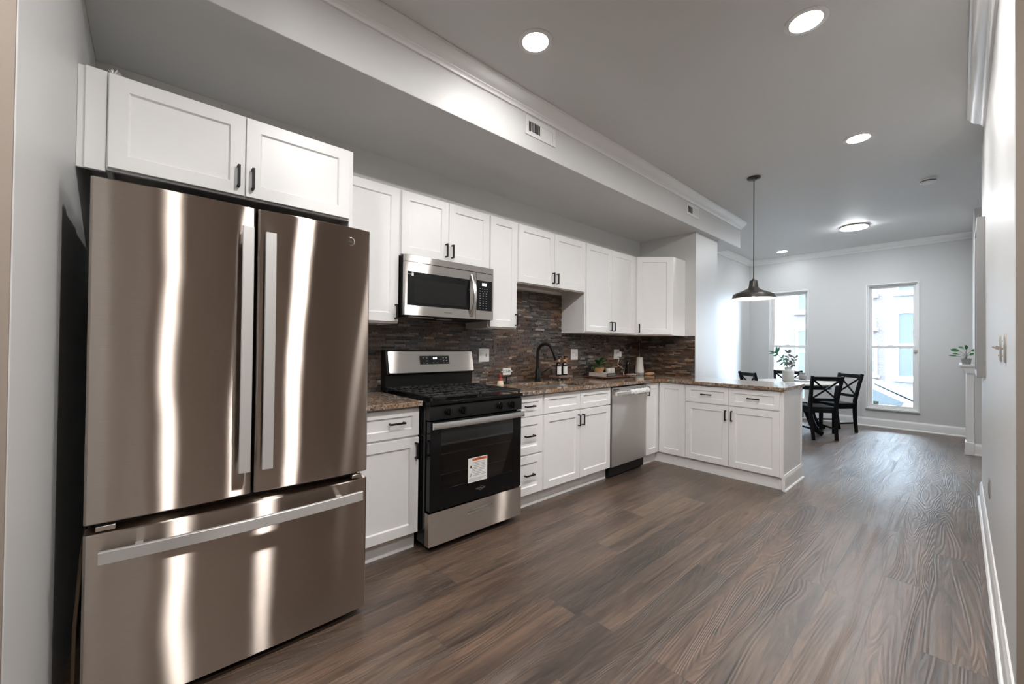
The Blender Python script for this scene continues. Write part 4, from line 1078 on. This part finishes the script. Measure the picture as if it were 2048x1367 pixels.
def vent(y0, y1, z0, z1, label):
    o = thing('air_vent', label, 'air vent', (0.806, (y0 + y1) / 2, z0), 0, 'soffit air vents')
    T = FX(0.806); b = 0.030; m = MB(T)
    m.box(y0, y0 + b, z0, z1, 0, 0.007); m.box(y1 - b, y1, z0, z1, 0, 0.007); m.box(y0 + b, y1 - b, z0, z0 + b, 0, 0.007); m.box(y0 + b, y1 - b, z1 - b, z1, 0, 0.007)
    ym = (y0 + y1) / 2; m.box(ym - 0.006, ym + 0.006, z0 + b, z1 - b, 0, 0.007)
    m.build('frame', 'white', o, bevel=0.0015, seg=1)
    MB(T).box(y0 + b, y1 - b, z0 + b, z1 - b, 0.0003, 0.0008).build('duct_opening', 'dark', o)
    for s, (p, q) in ((1, (y0 + b, ym - 0.006)), (-1, (ym + 0.006, y1 - b))):
        n = 8; m = MB(T)
        for k in range(n):
            a = p + (q - p) * (k + 0.5) / n
            m.bar((a + s * 0.0045, z0 + b, 0.004), (a + s * 0.0045, z1 - b, 0.004), 0.0012, 0.012, (-s * 0.8, 0, 0.6))
        m.build('louver_bank', 'white', o)
    m = MB(T)
    for y in (y0 + 0.012, y1 - 0.012): m.lathe([(0.003, 0.007), (0.003, 0.0085), (0.001, 0.009)], y, (z0 + z1) / 2, 0, 10)
    m.build('screws', 'nickel', o)
vent(1.930, 2.238, 2.742, 2.872, 'white louvered air vent on the soffit, nearer one')
vent(4.400, 4.716, 2.742, 2.872, 'white louvered air vent at the far end of the soffit')

# ------------------------------------------------------------------ right wall
def switch(y, label):
    o = thing('switch_plate', label, 'light switch', (RX, y, 1.27), 0, 'nickel switch plates on the right wall')
    T = FW(RX); a = -y
    m = MB(T); m.loft([[(p, q, 0.0) for p, q in rrect(a - 0.035, a + 0.035, 1.208, 1.322, 0.003, 3)], [(p, q, 0.004) for p, q in rrect(a - 0.035, a + 0.035, 1.208, 1.322, 0.003, 3)], [(p, q, 0.007) for p, q in rrect(a - 0.029, a + 0.029, 1.214, 1.316, 0.003, 3)]])
    m.build('plate', 'nickel', o)
    m = MB(T); m.bar((a, 1.262, 0.006), (a, 1.274, 0.026), 0.010, 0.007, (0, 1, 0)); m.build('toggle', 'nickel', o)
    m = MB(T)
    for b in (1.235, 1.295): m.lathe([(0.003, 0.007), (0.003, 0.0085), (0.001, 0.009)], a, b, 0, 10)
    m.build('screws', 'nickel', o)
switch(2.53, 'nickel toggle switch plate on right wall, nearer of two')
switch(2.80, 'nickel toggle switch plate on right wall, farther of two')
o = thing('outlet_plate', 'nickel outlet plate low on the right wall above the baseboard', 'outlet', (RX, 3.85, 0.41))
T = FW(RX); m = MB(T); m.loft([[(p, q, 0.0) for p, q in rrect(-3.885, -3.815, 0.355, 0.469, 0.003, 3)], [(p, q, 0.005) for p, q in rrect(-3.885, -3.815, 0.355, 0.469, 0.003, 3)], [(p, q, 0.007) for p, q in rrect(-3.88, -3.82, 0.36, 0.464, 0.003, 3)]]); m.build('plate', 'nickel', o)
m = MB(T); m.box(-3.866, -3.834, 0.378, 0.446, 0.007, 0.009); m.build('socket_face', 'nickel', o)
pf = thing('picture_frame', 'tall gray picture frame hanging at the far end of right wall', 'picture frame', (RX - 0.02, 4.78, 1.06))
T = FW(RX); m = MB(T); a0, a1, b0, b1, t = -5.12, -4.50, 1.06, 2.235, 0.045
m.box(a0, a0 + t, b0, b1, 0, 0.042); m.box(a1 - t, a1, b0, b1, 0, 0.042); m.box(a0 + t, a1 - t, b0, b0 + t, 0, 0.042); m.box(a0 + t, a1 - t, b1 - t, b1, 0, 0.042)
m.build('frame', 'greyframe', pf, bevel=0.003)
m = MB(T); m.box(a0 + t, a1 - t, b0 + t, b1 - t, 0.0, 0.020); m.build('canvas', 'canvas', pf)

# ------------------------------------------------------------------ fireplace mantel
mt = thing('fireplace_mantel', 'white fireplace mantel surround on the chimney breast', 'fireplace mantel', (2.92, 8.0, 0))
m = MB(); m.box(2.885, 2.95, 7.385, 7.60, 0.0, 1.0); m.build('pilaster', 'trim', mt, bevel=0.004)
m = MB(); m.box(2.885, 2.95, 8.42, 8.62, 0.0, 1.0); m.build('pilaster', 'trim', mt, bevel=0.004)
m = MB(); m.box(2.890, 2.95, 7.60, 8.42, 0.82, 1.0); m.build('frieze', 'trim', mt, bevel=0.003)
m = MB(); m.loft([[(x, y, z) for x, z in ((2.95, 0.985), (2.885, 0.985), (2.873, 1.01), (2.865, 1.035), (2.85, 1.055), (2.838, 1.062), (2.95, 1.062))] for y in (7.36, 8.64)]); m.build('shelf_moulding', 'trim', mt)
m = MB(); m.box(2.825, 2.95, 7.33, 8.66, 1.062, 1.088); m.build('mantel_shelf', 'trim', mt, bevel=0.003)
m = MB(); m.box(2.872, 2.95, 7.372, 7.61, 0.0, 0.15); m.build('plinth', 'trim', mt, bevel=0.003)
m = MB(); m.box(2.946, 2.9505, 7.60, 8.42, 0.0, 0.82); m.build('firebox', 'dark', mt)
mp_ = thing('potted_plant', 'small green plant in gray pot on the white mantel', 'plant', (2.885, 7.42, 1.088))
m = MB(); m.lathe([(0.034, 0.0), (0.044, 0.07), (0.046, 0.075), (0.040, 0.075), (0.038, 0.066), (0.001, 0.066)], 2.885, 7.42, 1.088, 24); m.build('pot', 'greypot', mp_)
m = MB(); m.lathe([(0.038, 0.062), (0.001, 0.068)], 2.885, 7.42, 1.088, 16); m.build('soil', 'soil', mp_)
lm = MB(); st = MB()
for (dx, dy, dz, L, wd) in ((-0.075, -0.02, 0.10, 0.075, 0.045), (-0.085, 0.0, 0.06, 0.05, 0.022), (-0.10, -0.01, 0.035, 0.07, 0.020), (0.0, -0.03, 0.12, 0.06, 0.035), (0.05, 0.02, 0.10, 0.06, 0.035), (-0.03, 0.05, 0.13, 0.06, 0.035), (0.03, -0.05, 0.05, 0.05, 0.03)):
    q = Vector((2.885, 7.42, 1.155)); tip = q + Vector((dx * 0.8, dy, dz)); st.tube([q, q + Vector((dx * .3, dy * .3, dz * .7)), tip], 0.002, 5)
    leaf(lm, tip, (dx, dy * 0.5, 0.02), L, wd, 0.15, up=(0.25, -0.85, 0.45))
lm.build('leaves', 'green', mp_); st.build('stems', 'stem', mp_)
wb = MB(); wb.box(2.90, 2.99, 7.52, 7.535, 1.088, 1.262)
tag(wb.build('white_card', 'whitepaper', bevel=0.001), 'white upright card standing on the mantel behind the small plant', 'card')

# ------------------------------------------------------------------ dining table and chairs
TC = (1.12, 7.55)
tb = thing('dining_table', 'round whitewashed dining table on a black pedestal', 'table', (TC[0], TC[1], 0))
m = MB(); m.lathe([(0.50, 0.722), (0.525, 0.726), (0.53, 0.734), (0.53, 0.744), (0.525, 0.750), (0.001, 0.750)], TC[0], TC[1], 0, 64); m.build('tabletop', 'tabletop', tb)
m = MB(); m.lathe([(0.44, 0.665), (0.45, 0.665), (0.45, 0.722), (0.44, 0.722)], TC[0], TC[1], 0, 48, closed=True); m.build('apron', 'chairblack', tb)
m = MB(); m.lathe([(0.09, 0.665), (0.09, 0.64), (0.05, 0.60), (0.045, 0.52), (0.07, 0.44), (0.085, 0.38), (0.075, 0.33), (0.09, 0.30), (0.09, 0.20), (0.05, 0.18), (0.001, 0.18)], TC[0], TC[1], 0, 32)
m.box(TC[0] - 0.42, TC[0] + 0.42, TC[1] - 0.03, TC[1] + 0.03, 0.69, 0.722); m.build('pedestal', 'chairblack', tb)
for k in range(4):
    t = R(-37 + 90 * k); c, s = math.cos(t), math.sin(t)
    P = [(0.06, 0.36), (0.12, 0.385), (0.18, 0.36), (0.235, 0.28), (0.28, 0.17), (0.34, 0.085), (0.42, 0.050), (0.47, 0.032)]
    H = [0.12, 0.11, 0.10, 0.095, 0.085, 0.075, 0.062, 0.055]
    P2 = smooth([(r, 0, z) for r, z in P], 1); n = len(P2)
    Hs = [H[min(len(H) - 1, int(round(i / (n - 1) * (len(H) - 1))))] for i in range(n)]
    m = MB(); m.polybar([(TC[0] + r * c, TC[1] + r * s, z) for r, _, z in P2], 0.050, Hs, (-s, c, 0))
    m.lathe([(0.012, 0.0), (0.012, 0.012)], TC[0] + 0.455 * c, TC[1] + 0.455 * s, 0, 10)
    m.build('leg', 'chairblack', tb, bevel=0.006)

def make_chair(label):
    r = thing('dining_chair', label, 'chair', (0, 0, 0), 0, 'black cross-back dining chairs')
    B = dict(local=True)
    # rear posts: splay at foot, straight at the seat, lean back above
    for s in (-1, 1):
        m = MB(); pts = [(s * 0.148, -0.245, 0.0), (s * 0.157, -0.212, 0.22), (s * 0.164, -0.200, 0.40), (s * 0.168, -0.203, 0.50), (s * 0.180, -0.245, 0.70), (s * 0.192, -0.295, 0.887)]
        m.polybar(pts, 0.034, [0.032, 0.040, 0.046, 0.046, 0.040, 0.034], (1, 0, 0)); m.build('leg', 'chairblack', r, bevel=0.003, **B)
    for s in (-1, 1):
        m = MB(); m.bar((s * 0.190, 0.160, 0.0), (s * 0.188, 0.150, 0.425), 0.032, 0.034, (0, 1, 0), 0.040, 0.042); m.build('leg', 'chairblack', r, bevel=0.003, **B)
    m = MB(); m.loft([[(x, y, z) for x, y in ((-0.185, -0.185), (0.185, -0.185), (0.215, 0.172), (0.205, 0.185), (-0.205, 0.185), (-0.215, 0.172))] for z in (0.428, 0.452)]); m.build('seat', 'chairblack', r, bevel=0.006, **B)
    m = MB(); m.box(-0.152, 0.152, -0.212, -0.190, 0.372, 0.428); m.box(-0.175, 0.175, 0.140, 0.162, 0.365, 0.428)
    for s in (-1, 1): m.bar((s * 0.165, -0.19, 0.397), (s * 0.190, 0.145, 0.397), 0.020, 0.060)
    m.build('seat_frame', 'chairblack', r, bevel=0.002, seg=1, **B)
    def back(x, z): return (x, -0.203 - 0.042 * (z - 0.5) / 0.2 if z < 0.7 else -0.245 - 0.05 * (z - 0.7) / 0.195, z)
    m = MB(); m.bar(back(-0.185, 0.852), back(0.185, 0.852), 0.022, 0.056, (0, -0.25, 0.97)); m.build('top_rail', 'chairblack', r, bevel=0.003, **B)
    m = MB(); m.bar(back(-0.168, 0.556), back(0.168, 0.556), 0.020, 0.040, (0, -0.2, 0.98)); m.build('lower_rail', 'chairblack', r, bevel=0.002, **B)
    for s in (-1, 1):
        m = MB(); m.bar(back(-s * 0.155, 0.572), back(s * 0.172, 0.832), 0.014 + (0.003 if s > 0 else 0), 0.022, (0, 0, 1)); m.build('cross_slat', 'chairblack', r, bevel=0.0015, seg=1, **B)
    for s in (-1, 1):
        m = MB(); m.bar((s * 0.154, -0.220, 0.150), (s * 0.189, 0.155, 0.150), 0.016, 0.024); m.build('stretcher', 'chairblack', r, bevel=0.002, seg=1, **B)
    return r
def pose(bx, by, fx, fy):
    """rear-foot midpoint and facing direction -> location and rotation"""
    n = math.hypot(fx, fy); fx, fy = fx / n, fy / n
    return (bx + fx * 0.245, by + fy * 0.245, 0.0), math.atan2(-fx, fy)
ch = make_chair('nearest black cross-back chair, back turned to the peninsula end')
loc, rz = pose(1.587, 6.960, -0.669, 0.743); ch.location = loc; ch.rotation_euler = (0, 0, rz)
for (bx, by, fx, fy, lab) in ((1.667, 8.064, -0.613, -0.790, 'black cross-back chair standing just left of the right window'),
                              (0.615, 7.050, 0.64, 0.77, 'black cross-back chair rising behind the peninsula by the left corner'),
                              (0.840, 8.190, 0.12, -0.99, 'black chair behind the vase, in front of the left window')):
    loc, rz = pose(bx, by, fx, fy); dup(ch, loc, rz, lab)

TZ = 0.750
vs = thing('ceramic_vase', 'ribbed white ceramic vase with branches on the dining table', 'vase', (1.02, 7.50, TZ))
vx, vy = 1.02, 7.50
prof = [(0.070, 0.0), (0.078, 0.006)]
for k in range(30): prof.append((0.0785 + 0.0018 * math.sin(k * math.pi / 1.5 ), 0.010 + k * 0.0052))
prof += [(0.070, 0.172), (0.050, 0.180), (0.046, 0.186), (0.048, 0.212), (0.050, 0.218), (0.045, 0.218), (0.043, 0.190), (0.001, 0.188)]
m = MB(); m.lathe(prof, vx, vy, TZ, 40); m.build('vase_body', 'stonewhite', vs)
def branch(name, label, mat, path, leaves, seed):
    o = thing(name, label, 'branch', (vx, vy, TZ + 0.19), 0, 'branches in the white vase')
    st = MB(); st.tube(smooth(path), 0.0028, 6); st.build('stem', 'stem', o)
    lm = MB(); rnd = random.Random(seed)
    for (t, dx, dz, L, wd) in leaves:
        i = t * (len(path) - 1); k = min(int(i), len(path) - 2); f = i - k
        q = Vector(path[k]).lerp(Vector(path[k + 1]), f)
        d = Vector((dx * 0.668, dx * 0.744 + rnd.uniform(-0.35, 0.35), dz)); leaf(lm, q, d, L, wd, 0.15, up=(0.74, -0.67, 0.3 + rnd.uniform(-.3, .3)), fold=0.2)
    lm.build('leaves', mat, o)
def vp(dx, dz, dd=0.0):    # offset across the camera's view and up, from the vase mouth
    return (vx + dx * 0.668 - dd * 0.744, vy + dx * 0.744 + dd * 0.668, TZ + 0.195 + dz)
branch('leafy_branch', 'long-leaved green branch leaning left out of the vase', 'greentea', [vp(-0.01, 0.0), vp(-0.03, 0.06), vp(-0.085, 0.13), vp(-0.15, 0.205), vp(-0.20, 0.25)],
       [(1.0, -0.8, 0.25, 0.11, 0.026), (0.98, -0.9, -0.05, 0.11, 0.022), (0.97, 0.15, 0.9, 0.105, 0.040), (0.93, 0.55, 0.85, 0.11, 0.034), (0.85, -0.75, -0.35, 0.07, 0.032), (0.8, -0.5, 0.5, 0.08, 0.034),
        (0.6, 0.55, 0.8, 0.10, 0.026), (0.55, -0.8, -0.4, 0.09, 0.032), (0.5, 0.75, 0.45, 0.09, 0.028), (0.45, 0.65, -0.75, 0.12, 0.036), (0.42, -0.7, -0.6, 0.09, 0.022), (0.35, -0.15, -0.9, 0.05, 0.015), (0.3, 0.4, 0.9, 0.08, 0.024), (0.65, 0.9, -0.1, 0.08, 0.024)], 3)
branch('leafy_branch', 'gray-brown round-leaved branch rising from the vase', 'greyleaf', [vp(0.015, 0.0), vp(0.018, 0.07), vp(0.005, 0.15), vp(0.0, 0.25)],
       [(1.0, -0.6, 0.55, 0.07, 0.032), (1.0, 0.45, 0.55, 0.065, 0.048), (0.92, 0.5, -0.3, 0.06, 0.042), (0.75, -0.7, 0.3, 0.06, 0.030), (0.6, -0.9, 0.2, 0.08, 0.035), (0.55, 0.7, -0.1, 0.06, 0.028), (0.3, -0.6, 0.55, 0.07, 0.045), (0.25, 0.2, 0.4, 0.06, 0.045)], 4)
branch('leafy_branch', 'gray round-leaved branch bending right out of the vase', 'greyleaf', [vp(0.02, 0.0), vp(0.045, 0.05), vp(0.085, 0.11), vp(0.115, 0.17)],
       [(1.0, 0.5, 0.75, 0.07, 0.034), (0.95, -0.75, 0.6, 0.075, 0.030), (0.8, 0.8, 0.25, 0.06, 0.036), (0.7, -0.5, 0.75, 0.07, 0.042), (0.55, 0.85, 0.1, 0.075, 0.038), (0.45, -0.4, 0.7, 0.06, 0.040), (0.35, 0.8, 0.05, 0.08, 0.036), (0.2, 0.5, 0.2, 0.05, 0.034)], 5)
Tt = Matrix.Translation((1.165, 7.66, TZ)) @ Matrix.Rotation(R(46), 4, 'Z')
st_ = thing('tabletop_tray', 'flat gray tray beside the vase on the dining table', 'tray', (1.165, 7.66, TZ))
m = MB(Tt); m.box(-0.13, 0.13, -0.11, 0.11, 0.0, 0.012); m.build('slab', 'greyframe', st_, bevel=0.003)
m = MB(Tt); m.box(-0.11, 0.10, -0.09, 0.09, 0.012, 0.022); tag(m.build('table_book', 'whitepaper', bevel=0.002), 'thin white book lying on the flat gray tray', 'book')
dj = MB(); dj.lathe([(0.045, 0.0), (0.045, 0.004), (0.03, 0.010), (0.045, 0.022), (0.058, 0.045), (0.056, 0.068), (0.042, 0.084), (0.040, 0.092), (0.044, 0.112), (0.040, 0.113), (0.036, 0.09), (0.001, 0.09)], 1.175, 7.665, TZ + 0.022, 30)
tag(dj.build('gray_pot', 'greypot'), 'small rounded gray clay pot on the tray beside the vase', 'pot')
ut = MB(); ut.tube([(1.00, 7.33, TZ + 0.004), (1.09, 7.40, TZ + 0.006), (1.20, 7.47, TZ + 0.004)], [0.004, 0.003, 0.006], 8)
tag(ut.build('utensil', 'chrome'), 'slim metal utensil lying on the dining table before the vase', 'utensil')

# ------------------------------------------------------------------ outside the windows
GZ = -0.85
struct('street_ground', MB().box(-25, 25, 9.10, 40, GZ - 0.2, GZ), 'asphalt')
struct('far_sidewalk', MB().box(-25, 25, 21.2, 24.0, GZ, GZ + 0.14), 'concrete')
struct('near_sidewalk', MB().box(-25, 25, 9.12, 10.6, GZ, GZ + 0.14), 'concrete')
FAC = 24.0
struct('wall_added_upper', MB().box(-7.0, 9.0, 8.90, 9.07, CEIL + 0.12, 9.5), 'brickred')  # unseen upper storeys, added to cut the sky light on the street
def rowhouse(label, mat, x0, x1, top, openings):
    o = thing('rowhouse', label, 'building', ((x0 + x1) / 2, FAC + 2, GZ), 0, 'houses across the street')
    m = MB(); m.box(x0, x1, FAC, FAC + 5, GZ, top); m.build('facade', mat, o)
    T = FY(FAC)
    for (a0, a1, b0, b1, arch) in openings:
        w = MB(T); t = 0.10
        w.box(a0, a0 + t, b0, b1, 0.0, 0.06); w.box(a1 - t, a1, b0, b1, 0.0, 0.06); w.box(a0 + t, a1 - t, b1 - t, b1, 0.0, 0.06); w.box(a0 + t, a1 - t, b0, b0 + t, 0.0, 0.06)
        bm_ = (b0 + b1) / 2; w.box(a0 + t, a1 - t, bm_ - 0.04, bm_ + 0.04, 0.0, 0.05)
        if arch:
            n = 8; pts = [(a0 + (a1 - a0) * k / n, b1 + 0.28 * math.sin(math.pi * k / n)) for k in range(n + 1)]
            w.prism(pts + [(a1, b1), (a0, b1)][::1] if False else pts, 0.0, 0.05)
        wo = w.build('window_frame', 'outframe', o)
        p = MB(T); p.box(a0 + t, a1 - t, b0 + t, b1 - t, 0.005, 0.02); p.build('pane', 'outpane', wo)
        s = MB(T); s.box(a0 - 0.08, a1 + 0.08, b0 - 0.12, b0, 0.0, 0.12); s.build('window_ledge', 'marble', wo)
    return o
rowhouse('red brick rowhouse across the street seen through both windows', 'brickred', -3.13, 0.62, 9.5,
         [(-2.66, -1.55, 3.10, 5.2, False), (-2.66, -1.55, 0.0, 2.28, True), (-0.65, 0.36, 0.15, 1.55, False), (-0.65, 0.32, 2.22, 2.68, True), (-0.65, 0.32, 3.7, 5.6, False)])
rowhouse('white painted brick rowhouse across the street in the right window', 'brickwhite', 0.62, 7.0, 9.5,
         [(0.95, 2.20, 0.05, 2.95, True), (0.95, 2.20, 3.72, 5.8, False), (4.2, 5.3, 0.05, 2.95, True), (4.2, 5.3, 3.72, 5.8, False)])
rowhouse('white painted brick rowhouse across the street in the left window', 'brickwhite', -9.0, -3.13, 9.5,
         [(-5.6, -4.5, 0.0, 2.35, True), (-5.6, -4.5, 3.75, 5.8, False)])
# parked car
car = thing('parked_car', 'white car parked at the curb outside the right window', 'car', (1.45, 12.0, GZ))
CX, CY = 1.45, 12.0
def carprof(pts, y0, y1, name, mat, par, inset=0.0, **kw):
    m = MB(); m.prism(pts, 0, 1); m.v = [Vector((CX + p.x, y0 if p.z < 0.5 else y1, GZ + p.y)) for p in m.v]; return m.build(name, mat, par, **kw)
body = [(-2.1, 0.28), (2.2, 0.28), (2.28, 0.42), (2.22, 0.68), (1.95, 0.80), (1.35, 0.90), (0.95, 0.94), (-1.6, 0.98), (-2.1, 0.92), (-2.22, 0.6)]
carprof(body, CY - 0.86, CY + 0.86, 'body', 'carpaint', car, bevel=0.05, seg=3)
m = MB(); C0 = [(-1.75, 0.95), (-1.15, 1.40), (-0.55, 1.47), (0.05, 1.43), (1.05, 0.93)]
m.loft([[(CX + x, CY + s * (0.80 - 0.22 * max(0, (z - 0.93)) / 0.54), GZ + z) for x, z in C0] for s in (-1, 1)]); m.build('roof', 'carpaint', car, bevel=0.03, seg=2)
m = MB()
for s in (-1, 1):
    for poly in ([(-1.45, 0.99), (-1.08, 1.33), (-0.60, 1.39), (-0.50, 0.97)], [(-0.42, 0.97), (-0.50, 1.39), (0.02, 1.35), (0.80, 0.97)]):
        m.loft([[(CX + x, CY + s * (0.80 - 0.22 * (z - 0.93) / 0.54 + q), GZ + z) for x, z in poly] for q in (-0.01, 0.008)])
m.build('side_windows', 'carglass', car)
m = MB(); m.loft([[(CX + x, CY + y, GZ + z + q) for x, y, z in ((0.14, -0.54, 1.405), (0.98, -0.70, 0.985), (0.98, 0.70, 0.985), (0.14, 0.54, 1.405))] for q in (0.0, 0.012)]); m.build('windshield', 'carglass', car)
for wx in (-1.35, 1.35):
    for s in (-1, 1):
        wmb = MB(); wmb.lathe([(0.20, -0.10), (0.31, -0.10), (0.325, -0.07), (0.325, 0.07), (0.31, 0.10), (0.20, 0.10)], CX + wx, CY + s * 0.80, GZ + 0.325, 28, 'y')
        wo = wmb.build('wheel', 'rubber', car)
        hm = MB(); hm.lathe([(0.20, s * 0.09), (0.18, s * 0.105), (0.05, s * 0.09), (0.001, s * 0.10)], CX + wx, CY + s * 0.80, GZ + 0.325, 20, 'y'); hm.build('hubcap', 'nickel', wo)
m = MB(); m.box(CX + 0.62, CX + 0.80, CY - 1.0, CY - 0.84, GZ + 0.93, GZ + 1.06); m.build('mirror', 'carpaint', car, bevel=0.03)
for s in (-1, 1):
    m = MB(); m.box(CX + 2.10, CX + 2.25, CY + s * 0.62 - 0.15, CY + s * 0.62 + 0.15, GZ + 0.56, GZ + 0.70); m.build('headlight', 'white', car, bevel=0.02)
# low iron rail in front of the white house
rl = thing('iron_railing', 'low iron railing before the white house across the street', 'railing', (3.0, 23.0, GZ + 0.14))
m = MB(); m.box(1.3, 5.0, 22.98, 23.02, GZ + 0.80, GZ + 0.84)
for k in range(26): m.box(1.3 + 0.146 * k, 1.32 + 0.146 * k, 22.99, 23.01, GZ + 0.14, GZ + 0.80)
m.build('rail', 'outrail', rl)
